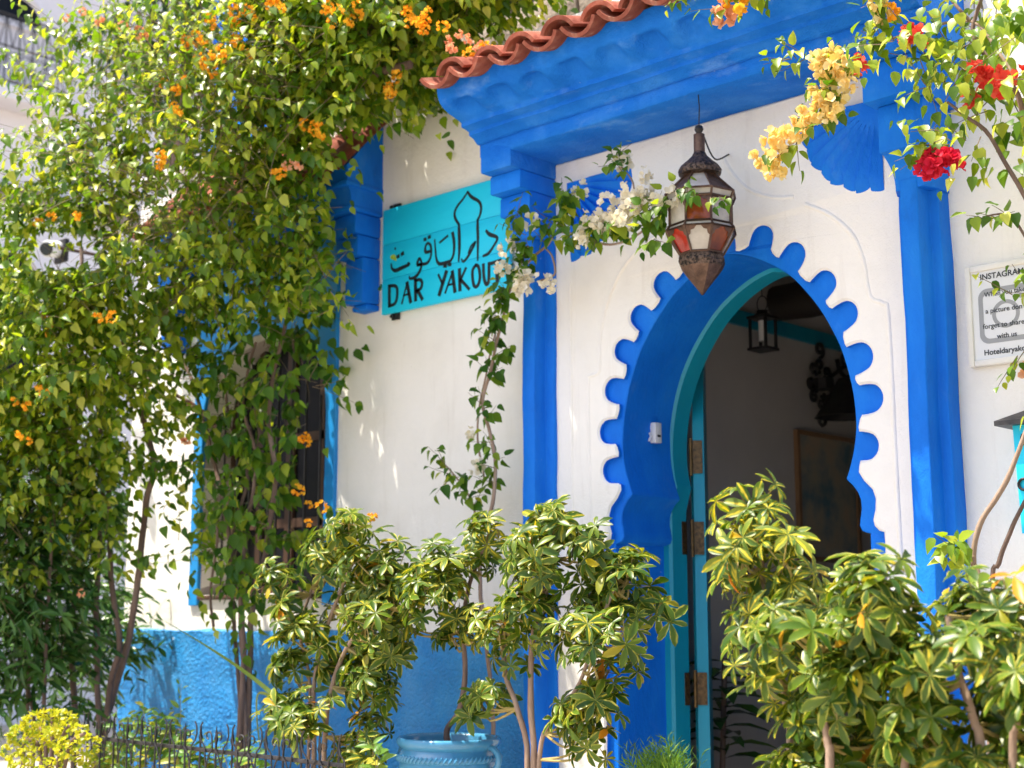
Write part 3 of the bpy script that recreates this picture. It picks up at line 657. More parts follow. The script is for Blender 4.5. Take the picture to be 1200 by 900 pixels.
# ------------------------------------------------------------------ hanging lantern
LY = -.30
lp = at(819, 150, LY); lz0 = at(821, 342, LY).z; LH = lp.z-lz0; LX = lp.x; S_ = LH/192.0     # metres per picture pixel at the lantern
lan = thing('hanging_lantern', 'large eight-sided copper lantern with white and amber glass under the cornice', 'lantern', (LX, LY, lz0))
def zz_(v): return lz0+(342-v)*S_
ROT = math.pi/8+YAW-.21
def octa(prof, n=8): 
    mb = MB(); mb.lathe([(r_*S_, zz_(v)-lz0) for r_, v in prof], (LX, LY, lz0), n, ROT, True); return mb
octa([(3, 160), (6.5, 158), (6.5, 191 - 12), (9, 184), (16, 192), (23, 199), (24.5, 203), (20, 206)][:3], 12).build('neck', M['copper'], lan, 50)
octa([(6.5, 179), (9, 184), (15, 190), (22, 196), (25, 201), (24, 206), (19, 207)], 16).build('dome', M['copper_dark'], lan, 50)
mb = MB(); mb.lathe([(.001, .02), (.014, .014), (.018, 0), (.012, -.012), (.008, -.02)], (LX, LY, zz_(152)), 10); mb.build('finial', M['iron'], lan)
mb = MB(); mb.tube([(LX, LY, zz_(150)), (LX+.004, LY, 3.43), (LX, LY, 3.477)], .0025, 5); mb.build('hook', M['iron'], lan)
wk = at(854, 181, -.034); mb = MB(); mb.tube([tuple(p) for p in crom([Vector((LX+.02, LY, zz_(160))), Vector((LX*.5+wk.x*.5, LY*.5+wk.y*.5, zz_(176))), wk], 6)], .0035, 5); mb.build('wire', M['iron'], lan)
def facet_ring(r0, v0, r1, v1, mats, inset=.14):
    """eight panes between two octagons, framed by metal edge bars"""
    z0, z1 = zz_(v0), zz_(v1)
    fr = MB()
    for k in range(8):
        a0 = ROT+2*math.pi*k/8; a1 = ROT+2*math.pi*(k+1)/8
        q = [Vector((LX+r0*S_*math.cos(a0), LY+r0*S_*math.sin(a0), z0)), Vector((LX+r0*S_*math.cos(a1), LY+r0*S_*math.sin(a1), z0)),
             Vector((LX+r1*S_*math.cos(a1), LY+r1*S_*math.sin(a1), z1)), Vector((LX+r1*S_*math.cos(a0), LY+r1*S_*math.sin(a0), z1))]
        c = (q[0]+q[1]+q[2]+q[3])/4
        mb = MB(); inn = (Vector((LX, LY, c.z))-c).normalized()*.004
        mb.add([tuple(p+inn) for p in q], [(0, 1, 2, 3)]); mb.build('pane', M[mats[k % len(mats)]], lan, 0)
        fr.tube([q[0], q[3]], .0048, 5); fr.tube([q[0], q[1]], .0042, 5); fr.tube([q[3], q[2]], .0042, 5)
        if inset and abs(v0-v1) > 20:      # fretwork corners
            for (pa, pb, pc) in ((q[0], q[1], q[3]), (q[1], q[0], q[2])):
                e1 = (pb-pa); e2 = (pc-pa)
                pts = [pa+e1*.42+e2*.03, pa+e1*.30+e2*.16, pa+e1*.17+e2*.20, pa+e1*.13+e2*.34, pa+e1*.03+e2*.44]
                tri = MB()
                fr.add([tuple(pa), *[tuple(p) for p in pts]], [(0, i+1, i+2) for i in range(4)])
    return fr
fr = MB()
for r0, v0, r1, v1, mats, ins in ((17, 207, 41, 231, ['copper', 'milk', 'copper', 'copper'], 0), (41.5, 231, 38, 239, ['milk'], 0), (37, 239, 37, 268, ['milk', 'amber', 'milk', 'milk'], 1),
                                 (37, 268, 41, 274, ['milk'], 0), (41, 274, 25, 300, ['red_glass', 'milk', 'amber', 'milk'], 1)):
    f_ = facet_ring(r0, v0, r1, v1, mats, ins); fr.add(f_.v, f_.f)
fr.build('frame', M['copper'], lan, 40)
octa([(24, 299), (27, 304), (27.5, 309), (25, 315)]).build('tail_band', M['copper_dark'], lan, 20)
octa([(25, 315), (17.5, 325), (8.5, 336), (1.2, 346)]).build('tail_cone', M['copper'], lan, 20)

# ------------------------------------------------------------------ small fixtures
p = atx(766, 507, -.55)
sen = thing('door_sensor', 'small white plastic sensor fixed on the blue arch reveal', 'sensor', (-.548, p.y, p.z-.05))
mb = MB(); mb.box(-.553, -.522, p.y-.022, p.y+.022, p.z-.048, p.z+.042, .004); mb.build('case', M['device'], sen)
mb = MB(); mb.box(-.5225, -.5205, p.y-.010, p.y+.012, p.z-.022, p.z-.012); mb.build('slot', M['ink'], sen, 0)
mb = MB(); mb.tube([(-.552, p.y-.026, p.z-.005), (-.54, p.y-.033, p.z-.02), (-.545, p.y-.04, p.z-.042)], .005, 6); mb.build('cable', M['device'], sen)
# security camera on an arm from the house corner
c0 = at(62, 292, -.45); c1 = at(150, 306, -.02)
sc_ = thing('security_camera', 'white bullet security camera on a thin arm beside the house corner', 'camera', tuple(c1))
mb = MB(); mb.tube([c1, c0+Vector((.06, 0, 0))], .011, 8); mb.build('arm', M['wood'], sc_)
dr = Vector((.55, -.8, -.22)).normalized(); mb = MB(); mb.tube([c0-dr*.11, c0-dr*.10, c0+dr*.07, c0+dr*.085], [.034, .052, .052, .046], 16); mb.build('body', M['device'], sc_, 40)
mb = MB(); mb.tube([c0+dr*.086, c0+dr*.10], [.042, .036], 14); mb.build('lens', M['ink'], sc_)
mb = MB(); mb.box(c0.x-.085, c0.x+.045, c0.y+.055, c0.y+.085, c0.z-.07, c0.z+.075, .005); mb.build('bracket', M['iron'], sc_)
# things in the room
lx = thing('room_lantern', 'small black iron lantern hanging in the dark entrance hall', 'lantern', tuple(at(894, 412, 1.2)))
pz = lambda v: at(894, v, 1.2).z
L0 = at(894, 390, 1.2); hw = .045
fr = MB()
for sx in (-1, 1):
    for sy in (-1, 1): fr.box(L0.x+sx*hw-.006, L0.x+sx*hw+.006, L0.y+sy*hw-.006, L0.y+sy*hw+.006, pz(408), pz(374))
fr.box(L0.x-hw-.012, L0.x+hw+.012, L0.y-hw-.012, L0.y+hw+.012, pz(411), pz(408)); fr.box(L0.x-hw-.012, L0.x+hw+.012, L0.y-hw-.012, L0.y+hw+.012, pz(374), pz(371))
fr.build('frame', M['iron'], lx, 0)
mb = MB(); mb.lathe([(.055, pz(371)), (.025, pz(366)), (.03, pz(364))], (L0.x, L0.y, 0), 8, .39, True); mb.build('cap', M['iron'], lx, 0)
mb = MB(); mb.tube([(L0.x+.03*math.cos(a), L0.y, pz(364)+.035+.04*math.sin(a)) for a in np.linspace(-.9, math.pi+.9, 14)], .003, 5); mb.tube([(L0.x, L0.y, pz(364)+.07), (L0.x, L0.y, 3.35)], .003, 5); mb.build('hanger', M['iron'], lx)
mb = MB(); mb.lathe([(.022, pz(400)), (.022, pz(376))], (L0.x, L0.y, 0), 12, 0, True); mb.build('candle', M['device'], lx)
ms = [atx(u, v, -.985) for u, v in ((932, 503), (1003, 515), (932, 645))]
mp_ = thing('wall_map', 'framed dark picture with a wooden frame on the hall wall', 'picture', (-.99, (ms[0].y+ms[1].y)/2, 1.75))
ya, yb_, zt_, zb_ = ms[0].y, ms[1].y, ms[0].z, 1.74
mb = MB(); mb.box(-.999, -.986, ya+.02, yb_-.02, zb_+.02, zt_-.02); mb.build('print', surf('faded_print', [(.35, (.10, .20, .24)), (.5, (.34, .32, .25)), (.6, (.42, .33, .22))], 4, .3, ()), mp_, 0)
for a, b, c_, d_ in ((ya, ya+.025, zb_, zt_), (yb_-.025, yb_, zb_, zt_), (ya+.025, yb_-.025, zt_-.025, zt_), (ya+.025, yb_-.025, zb_, zb_+.025)):
    mb = MB(); mb.box(-.999, -.972, a, b, c_, d_); mb.build('frame_bar', surf('oak', [(.3, (.22, .12, .06)), (.7, (.30, .17, .08))], 10, .5, ()), mp_, 0)
q0 = atx(965, 450, -.94)
sco = thing('iron_sconce', 'black wrought iron scroll sconce with a dark shade on the hall wall', 'wall lamp', tuple(q0))
def curl(c, r_, a0, turns, sgn=1):
    return [(-.96, c[0]+r_*(1-.75*t)*math.cos(a0+sgn*turns*2*math.pi*t), c[1]+r_*(1-.75*t)*math.sin(a0+sgn*turns*2*math.pi*t)) for t in np.linspace(0, 1, 18)]
mb = MB(); 
for k in range(8):
    a = k*math.pi/4; mb.tube(curl((q0.y+.10*math.cos(a), q0.z+.10*math.sin(a)*1.1), .042, a+math.pi, 1.1, 1 if k % 2 else -1), .011, 5)
for sg in (1, -1): mb.tube(curl((q0.y+.0, q0.z+sg*.20), .05, -sg*math.pi/2, 1.2, sg), .011, 5)
mb.tube(curl((q0.y+.30, q0.z+.17), .11, math.pi, 1.3), .013, 5); mb.tube([(-.96, q0.y, q0.z), (-.96, q0.y+.2, q0.z+.1), (-.96, q0.y+.33, q0.z+.17)], .012, 5)
mb.lathe([(.001, -.03), (.07, -.03), (.07, .03), (.001, .03)], (-.955, q0.y, q0.z), 10)
mb.build('scrollwork', M['iron'], sco)
mb = MB(); qs = atx(985, 488, -.80); mb.lathe([(.03, .22), (.17, 0), (.16, 0), (.028, .21)], (qs.x, qs.y+.05, qs.z), 14); mb.build('shade', M['iron'], sco)
qf = atx(962, 688, -.7); fin = thing('iron_chair', 'dark scroll-backed iron chair just visible in the hall', 'chair', (qf.x, qf.y, .1))
mb = MB()
for k in range(5): mb.tube([(qf.x, qf.y+.022*(1-.1*k)*math.cos(a), qf.z-.048*k+.024*math.sin(a)) for a in np.linspace(0, 2*math.pi, 12)], .007, 5)
mb.build('finial', M['iron'], fin)
mb = MB(); mb.tube([(qf.x, qf.y, qf.z-.22), (qf.x, qf.y, .1)], .014, 6); mb.tube([(qf.x, qf.y+.42, qf.z-.22), (qf.x, qf.y+.42, .1)], .014, 6); mb.tube([(qf.x, qf.y, qf.z-.24), (qf.x, qf.y+.42, qf.z-.24)], .012, 6)
mb.tube([(qf.x, qf.y, qf.z-.5), (qf.x, qf.y+.42, qf.z-.5)], .012, 6); mb.build('back', M['iron'], fin)
mb = MB(); mb.box(qf.x, qf.x+.42, qf.y, qf.y+.42, .52, .56, .01)
for a in (0, .42): mb.box(qf.x+.40, qf.x+.425, qf.y+a-.012, qf.y+a+.012, .1, .52)
mb.build('seat', M['iron'], fin)

# ------------------------------------------------------------------ far building across the lane
far = thing('far_building', 'pale limewashed building with an iron balcony behind the climbing plants', 'building', (-15, 3, 0))
FX = -15.0
mb = MB(); mb.box(FX-4, FX, -14, 16, 0, 15); mb.build('wall', M['far_white'], far, 0)
mb = MB(); a = atx(0, 225, FX).z; mb.box(FX+.002, FX+.12, -14, 16, a-.14, a+.10, .02); mb.build('ledge', M['stone'], far)
mb = MB(); b1 = atx(0, 110, FX); mb.box(FX+.002, FX+.5, 1.2, 5.0, b1.z-.22, b1.z-.02, .02); bal = mb.build('balcony', M['far_white'], far)
rt_, rb_ = b1.z+.98, b1.z+.03
for z in (rb_, (rt_+rb_)/2+.02, rt_):
    mb = MB(); mb.tube([(FX+.02, 4.95, z), (FX+.47, 4.95, z), (FX+.47, 1.25, z)], .014, 5); mb.build('rail', M['iron'], bal)
for i in range(18):
    y = 4.95-.2*i; mb = MB(); mb.tube([(FX+.47, y, rb_), (FX+.47, y, rt_)], .011, 5)
    for (zl, zh) in ((rb_, (rt_+rb_)/2), ((rt_+rb_)/2, rt_)):
        mb.tube([(FX+.47, y-.1, zl+.02), (FX+.47, y-.02, zh-.10)], .008, 4); mb.tube([(FX+.47, y-.1, zl+.02), (FX+.47, y-.18, zh-.10)], .008, 4)
        for sg in (1, -1): mb.tube([(FX+.47, y-.1+sg*(.05+.03*math.cos(t)), zh-.07+.03*math.sin(t)) for t in np.linspace(0, 6, 9)], .008, 4)
    mb.build('bar', M['iron'], bal)
def far_window(y0, y1, z0, z1):
    yc, hw_ = (y0+y1)/2, (y1-y0)/2
    out = [(y0, z0), (y1, z0)]+[(yc+hw_*math.cos(t), z1-hw_+hw_*math.sin(t)) for t in np.linspace(0, math.pi, 12)]
    mb = MB(); mb.add([(FX+.01, y, z) for y, z in out], [tuple(range(len(out)))]); o = mb.build('window', M['glass_dark'], far, 0)
    mb = MB(); mb.tube([(FX+.02, y, z) for y, z in out]+[(FX+.02, *out[0])], .06, 4); mb.build('window_frame', M['far_white'], o, 0)
pw = atx(12, 335, FX); far_window(pw.y-.45, pw.y+.45, pw.z-1.4, pw.z+.5)
pw = atx(18, 28, FX); far_window(pw.y-.45, pw.y+.45, pw.z-.02, pw.z+.45)

# ------------------------------------------------------------------ iron fence along the bed
FY = -1.18
fence = thing('iron_fence', 'low black wrought iron fence with scrolled finials along the planting bed', 'fence', (-2.9, FY, .36))
fz = .885
fz = (at(217, 873, FY).z+at(340, 890, FY).z)/2-.006
fx0, fx1 = at(70, 852, FY).x, -.95
mb = MB(); mb.box(fx0, fx1, FY-.006, FY+.006, fz-.008, fz+.008, .002); mb.build('rail', M['fence_iron'], fence)
mb = MB(); mb.box(fx0, fx1, FY-.005, FY+.005, .42, .434, .002); mb.build('rail', M['fence_iron'], fence)
pk = MB(); pk.tube([(0, 0, .36-fz), (0, 0, .03)], .0045, 6); pk.tube([(0, 0, .03), (0, 0, .05), (0, 0, .062), (0, 0, .105)], [.0045, .009, .006, .001], 6)
pkm = pk.mesh('picket', M['fence_iron'])
sc1 = MB()
pts = [(.012, 0, .0), (.012, 0, .02), (.016, 0, .045)]+[((.038-.022*(1-.5*t)*math.cos(4.6*t)), 0, .050+.022*(1-.5*t)*math.sin(4.6*t)) for t in np.linspace(0, 1, 10)]
sc1.tube([(.056, 0, -.105), (.05, 0, -.06), (.03, 0, -.02)]+pts, .0035, 5); sc1m = sc1.mesh('scroll', M['fence_iron'])
sc2 = MB(); sc2.tube([(.058, 0, -.10), (.054, 0, -.04), (.046, 0, .008), (.022, 0, .03), (.012, 0, .06), (.016, 0, .09), (.028, 0, .105)], .0035, 5); sc2m = sc2.mesh('scroll', M['fence_iron'])
x = fx0+.03; i = 0
while x < fx1:
    m4 = Matrix.Translation((x, FY, fz)) @ Matrix.Rotation(rng.uniform(-.03, .03), 4, 'Y')
    inst('picket', pkm, m4, fence); [inst('scroll', sc1m if i % 2 else sc2m, Matrix.Translation((x, FY-.011, fz+.008)) @ Matrix.Diagonal((sg, 1, 1, 1)), fence) for sg in (1, -1)]; x += .112; i += 1

# ------------------------------------------------------------------ glazed pot
PYc = -.56; pc = at(526, 866, PYc); pr = .5*123/FPX*depth(pc)
pot = thing('plant_pot', 'large light blue glazed pot with rope band holding an umbrella tree', 'pot', (pc.x, PYc, .335))
zr = pc.z
mb = MB(); prof_ = [(pr*.62, .335-zr), (pr*.80, .42-zr), (pr*.93, -.22), (pr*.96, -.115), (pr*.93, -.085), (pr*.97, -.078), (pr*.985, -.068), (pr*.97, -.058), (pr*.92, -.048), (pr*.90, -.036), (pr*.96, -.026), (pr*1.0, -.012), (pr*1.0, .002), (pr*.97, .010), (pr*.90, .008), (pr*.87, -.004), (pr*.86, -.06)]
mb.lathe(prof_, (pc.x, PYc, zr), 48); mb.build('pot_body', M['glaze'], pot, 60)
mb = MB()
for j in range(64):
    a = 2*math.pi*j/64; a2 = a+.085
    mb.tube([(pc.x+pr*.975*math.cos(a), PYc+pr*.975*math.sin(a), zr-.080), (pc.x+pr*1.0*math.cos((a+a2)/2), PYc+pr*1.0*math.sin((a+a2)/2), zr-.068), (pc.x+pr*.975*math.cos(a2), PYc+pr*.975*math.sin(a2), zr-.056)], [.004, .0065, .004], 5)
mb.build('rope_band', M['glaze'], pot, 60)
for a in (.15, math.pi+.15):
    c = Vector((pc.x+pr*.96*math.cos(a), PYc+pr*.96*math.sin(a), zr-.10)); o_ = Vector((math.cos(a), math.sin(a), 0))
    mb = MB(); mb.tube([c+o_*(.045*math.sin(t))+Vector((0, 0, .03+.045*(math.cos(t)))) for t in np.linspace(.0, 2.9, 12)], .013, 8); mb.build('handle', M['glaze'], pot, 60)
mb = MB(); mb.lathe([(0.001, 0), (pr*.5, .004), (pr*.87, -.004)], (pc.x, PYc, zr-.03), 24); mb.build('soil', M['soil'], pot)
# ------------------------------------------------------------------ PLANTS
def inframe(p, m=40):
    q = Vector(p)-CAM; z = q.dot(FW)
    if z < .2: return False
    return -m < 600+FPX*q.dot(RT)/z < 1200+m and -m < 450-FPX*q.dot(UP)/z < 900+m
def rv(s=1.0): return Vector((rng.gauss(0, 1), rng.gauss(0, 1), rng.gauss(0, 1)))*s
def leaf_proto(ts, ws, fold=.35, droop=.25, twist=0.0, wave=0.0):
    """leaf along +X, length 1; rows of left / midrib / right vertices, tip pointed"""
    v = []; f = []; uv = []
    for i, (t, w_) in enumerate(zip(ts, ws)):
        z = -droop*t*t
        if w_ <= 0: v.append((t, 0, z)); uv.append((0, t)); continue
        for s in (-1, 0, 1):
            v.append((t, s*w_, z+abs(s)*w_*fold+wave*math.sin(t*9+s)*w_+twist*s*t*w_)); uv.append((s, t))
    n = len(ts)
    for i in range(n-1):
        a = i*3
        if ws[i+1] > 0: f += [(a, a+3, a+4, a+1), (a+1, a+4, a+5, a+2)]
        else: f += [(a, a+3, a+1), (a+1, a+3, a+2)]
    return v, f, uv
def proto_mesh(name, pr, mat):
    me = bpy.data.meshes.new(name); me.from_pydata(pr[0], [], pr[1]); me.materials.append(mat)
    u = me.uv_layers.new(name='UVMap'); u.data.foreach_set('uv', [c for l in me.loops for c in pr[2][l.vertex_index]])
    me.polygons.foreach_set('use_smooth', [True]*len(me.polygons)); return me
BL = [leaf_proto([0, .12, .36, .66, 1], [.02, .27, .36, .23, 0], fo, dr, tw, .05) for fo, dr, tw in ((.35, .22, .1), (.55, .35, -.2), (.2, .12, .25))]
LANCE = [leaf_proto([0, .2, .5, .8, 1], [.015, .10, .14, .08, 0], .4, dr, .1) for dr in (.15, .35)]
class Leaves:
    """single leaves: the nearest ones become parts of their own, the rest one joined mass"""
    def __init__(s, protos, mat, clear=()): s.P = []; s.protos = protos; s.mat = mat; s.clear = clear
    def add(s, p, axis, normal, size):
        if s.clear and p[0] > -2.95 and p[1] < -.80 and p[2] > 3.2 and rng.random() > .22: return
        if s.clear and p[0] > -2.75 and p[1] < -.25 and 1.8 < p[2] < 3.5 and rng.random() < .42: return
        if s.clear:      # pruned back where the house shows
            q = Vector(p)-CAM; z = q.dot(FW); u = 600+FPX*q.dot(RT)/z; v = 450-FPX*q.dot(UP)/z
            for (u0, v0, u1, v1, keep) in s.clear:
                if u0 < u < u1 and v0 < v < v1 and rng.random() > keep: return
        if -.012 < p[1] < .5 and p[2] < 3.9 and -4.5 < p[0] < 4: return
        s.P.append((p, axis, normal, size))
    def mats(s, L):
        m = np.zeros((len(L), 4, 3))
        for i, (p, a, nrm, sz) in enumerate(L):
            a = a.normalized(); nn = nrm - a*nrm.dot(a); nn = nn.normalized() if nn.length > 1e-5 else a.orthogonal().normalized()
            y = nn.cross(a); m[i, 0] = a*sz; m[i, 1] = y*sz; m[i, 2] = nn*sz; m[i, 3] = p
        return m
    def emit(s, parent, limit=300, name='leaf', mass='foliage'):
        if not s.P: return
        vis = sorted([q for q in s.P if inframe(q[0], 0)], key=lambda q: depth(q[0])-.0*q[3])
        near = vis[:limit] if len(s.P) > limit else s.P; ids = set(id(q) for q in near)
        rest = [q for q in s.P if id(q) not in ids]
        ms = [proto_mesh(name, pr, s.mat) for pr in s.protos]
        mm = s.mats(near)
        for i in range(len(near)):
            M4 = Matrix(((mm[i, 0, 0], mm[i, 1, 0], mm[i, 2, 0], mm[i, 3, 0]), (mm[i, 0, 1], mm[i, 1, 1], mm[i, 2, 1], mm[i, 3, 1]), (mm[i, 0, 2], mm[i, 1, 2], mm[i, 2, 2], mm[i, 3, 2]), (0, 0, 0, 1)))
            inst(name, ms[i % len(ms)], M4, parent)
        if rest:
            mm = s.mats(rest); V = []; F = []; U = []; k = 0; LT = []
            for j, pr in enumerate(s.protos):
                sub = mm[j::len(s.protos)]
                if not len(sub): continue
                pv = np.array(pr[0]); w_ = np.einsum('vk,nkc->nvc', pv, sub[:, :3, :])+sub[:, 3][:, None, :]
                nv = len(pv); V.append(w_.reshape(-1, 3)); puv = np.array(pr[2])
                for fc in pr[1]:
                    pass
                tri = [list(fc) for fc in pr[1]]
                q4 = np.array([t for t in tri if len(t) == 4]); q3 = np.array([t for t in tri if len(t) == 3])
                offs_ = (np.arange(len(sub))*nv+k)[:, None, None]
                F.append(((q4[None]+offs_).reshape(-1, 4), (q3[None]+offs_).reshape(-1, 3), puv[q4].reshape(1, -1, 2).repeat(len(sub), 0).reshape(-1, 2), puv[q3].reshape(1, -1, 2).repeat(len(sub), 0).reshape(-1, 2)))
                k += len(sub)*nv
            V = np.concatenate(V); Q = np.concatenate([a[0] for a in F]); T = np.concatenate([a[1] for a in F])
            UV = np.concatenate([a[2] for a in F]+[a[3] for a in F])
            me = bpy.data.meshes.new(mass); me.vertices.add(len(V)); me.vertices.foreach_set('co', V.ravel())
            loops = np.concatenate([Q.ravel(), T.ravel()]); me.loops.add(len(loops)); me.loops.foreach_set('vertex_index', loops)
            tot = np.concatenate([np.full(len(Q), 4), np.full(len(T), 3)]); st = np.concatenate([[0], np.cumsum(tot)[:-1]])
            me.polygons.add(len(tot)); me.polygons.foreach_set('loop_start', st.astype(np.int32))
            me.polygons.foreach_set('use_smooth', np.ones(len(tot), dtype=bool))
            u = me.uv_layers.new(name='UVMap'); u.data.foreach_set('uv', UV.ravel())
            me.update(calc_edges=True); me.validate(); me.materials.append(s.mat)
            o = bpy.data.objects.new(mass, me); link(o, parent); o['kind'] = 'stuff'
# papery flower clusters
BR = leaf_proto([0, .3, .7, 1], [.05, .40, .44, 0], .3, -.22, .3, .16)
def flower_meshes(mat, nb=7, r=.036):
    out = []
    for _ in range(3):
        V = []; F = []; U = []
        for b in range(nb):
            d = rv().normalized(); c = d*r*rng.uniform(.4, 1.0)
            d = (d+Vector((0, 0, .15))).normalized(); t = d.orthogonal().normalized(); a0 = rng.random()*6.28; sz = rng.uniform(.026, .040)
            for k in range(3):
                ax = Matrix.Rotation(a0+k*2.094, 3, d) @ t; a = (ax*.9+d*rng.uniform(.3, .8)).normalized(); nn = (d-a*d.dot(a)).normalized(); y = nn.cross(a); k0 = len(V)
                for p in BR[0]: V.append(tuple(c+a*p[0]*sz+y*p[1]*sz+nn*(p[2])*sz))
                F += [tuple(i+k0 for i in f) for f in BR[1]]; U += BR[2]
        out.append(proto_mesh('flower', (V, F, U), mat))
    return out
FL = {k: flower_meshes(M['fl_'+k]) for k in ('orange', 'cream', 'red', 'magenta', 'white', 'peach')}
def flower(parent, p, colr, s=1.0):
    m4 = Matrix.Translation(p) @ Matrix.Rotation(rng.random()*6.28, 4, 'Z') @ Matrix.Rotation(rng.uniform(-.5, .5), 4, 'X') @ Matrix.Scale(s*rng.uniform(.85, 1.15), 4)
    inst('flower', rng.choice(FL[colr]), m4, parent)
def shoot(leaves, stems, p, d, L, n, size, droop=.8, jit=.12, rad=.0022, young=.35, hang=.8, fl=None, parent=None, light=1.1):
    p = Vector(p); d = d.normalized(); st = L/n; pts = [p.copy()]
    if leaves.clear and stems is not None:
        q = p-CAM; z = q.dot(FW); u = 600+FPX*q.dot(RT)/z; v = 450-FPX*q.dot(UP)/z
        if any(u0-30 < u < u1+10 and v0-20 < v < v1+20 and k_ < .2 for u0, v0, u1, v1, k_ in leaves.clear): stems = None
    for i in range(n):
        d = (d+Vector((0, 0, -droop*st))+rv(jit*.5)).normalized(); p = p+d*st; pts.append(p.copy())
        sd = d.cross(Vector((0, 0, 1))); sd = sd.normalized() if sd.length > .05 else Vector((1, 0, 0))
        sd = Matrix.Rotation(i*2.4+rng.uniform(-.4, .4), 3, d) @ sd
        ax = (sd*.75+d*.35+Vector((0, 0, -hang*rng.uniform(.5, 1.2)))+rv(.15)).normalized()
        nn = (SUN*light+Vector((.35, -.85, .15))+sd*.3+rv(.36)).normalized()
        s_ = size*rng.uniform(.7, 1.15)*(1-young*(i/n)**2)
        leaves.add(p+sd*.008, ax, nn, s_)
    if stems is not None and len(pts) > 2: stems.tube(pts[::2] if len(pts) > 6 else pts, [rad*(1-.6*q) for q in np.linspace(0, 1, len(pts[::2] if len(pts) > 6 else pts))], 3, False)
    if fl and parent is not None: flower(parent, p, fl)
    return p
def crown(leaves, stems, parent, u, v, y, ru, rv_, ry, n, size, Lr=(.2, .45), up=.5, out=1.0, fcol=None, fprob=0, nl=(8, 14), ymax=-.05, **kw):
    c = at(u, v, y); sc = depth(c)/FPX
    for _ in range(n):
        while True:
            q = Vector((rng.uniform(-1, 1), rng.uniform(-1, 1), rng.uniform(-1, 1)))
            if q.length <= 1: break
        p = c + RT*(q.x*ru*sc) + Vector((0, 0, 1))*(q.z*rv_*sc); p.y += 0; p = p + Vector((0, 1, 0))*(q.y*ry)
        if p.y > ymax: p.y = ymax-.02*rng.random()
        d = (RT*q.x+Vector((0, 0, q.z))+Vector((0, q.y-.35, 0)))*out+Vector((0, 0, up))+rv(.35)
        shoot(leaves, stems if rng.random() < .5 else None, p, d, rng.uniform(*Lr), rng.randint(*nl), size, fl=(rng.choice(fcol) if rng.random() < fprob else None) if fcol else None, parent=parent, **kw)
def trunk(parent, pts, y, r0, r1, mat='bark', name='trunk', n=8, yl=None, jit=.008):
    P = [at(u, v, (y if yl is None else yl[i])) for i, (u, v) in enumerate(pts)]; C_ = crom(P, 5)
    C_ = [p+noise.noise_vector(p*7)*jit for p in C_]
    mb = MB(); m_ = len(C_); mb.tube(C_, [(r0+(r1-r0)*i/(m_-1))*(1+.12*noise.noise(C_[i]*14)) for i in range(m_)], n)
    mb.build(name, M[mat], parent, 60); return C_
def ground_to(parent, pts, y, r0, r1, mat='bark', zg=.33, **kw):
    """a trunk whose first point stands in the soil"""
    b = at(pts[0][0], pts[0][1], y); P = [Vector((b.x+rng.uniform(-.03, .03), b.y, zg-.03))]
    C_ = [at(u, v, y) for u, v in pts]; C_ = crom(P+C_, 5); C_ = [p+noise.noise_vector(p*7)*.008 for p in C_]
    mb = MB(); m_ = len(C_); mb.tube(C_, [(r0+(r1-r0)*i/(m_-1))*(1+.12*noise.noise(C_[i]*14)) for i in range(m_)], kw.get('n', 8))
    mb.build(kw.get('name', 'trunk'), M[mat], parent, 60); return C_

# --- big bougainvillea at the house corner
b0 = at(115, 880, -.65)
bv = thing('bougainvillea', 'huge bougainvillea with orange flowers climbing the house corner on several bare trunks', 'bougainvillea', (b0.x, -.65, .33))
ground_to(bv, [(88, 855), (84, 770), (88, 700), (95, 640), (106, 570), (118, 505), (135, 440), (150, 380), (180, 300)], -.70, .018, .011)
ground_to(bv, [(116, 880), (114, 790), (113, 720), (117, 620), (121, 520), (115, 440), (100, 360), (95, 290)], -.66, .018, .011)
ground_to(bv, [(122, 880), (130, 800), (140, 755), (131, 690), (128, 610), (127, 520), (150, 420), (210, 320)], -.62, .018, .012)
ground_to(bv, [(114, 885), (133, 815), (152, 745), (163, 660), (172, 590), (181, 545), (170, 495), (168, 440), (200, 340), (270, 230), (340, 140), (400, 70)], -.55, .020, .012)
trunk(bv, [(155, 432), (187, 452), (230, 477), (252, 500)], -.5, .008, .012, 'bark', 'branch')
trunk(bv, [(330, 200), (370, 140), (420, 95), (480, 75)], -.45, .025, .02, 'bark', 'branch')
lv = Leaves(BL, M['leaf'], ((384, 142, 452, 372, .10), (345, 196, 392, 225, .3), (452, 150, 600, 380, .12), (168, 520, 228, 730, .35), (36, 270, 116, 316, .06), (135, 470, 170, 640, .5))); tw_ = MB(); ORS = ['orange']
SZ = .066
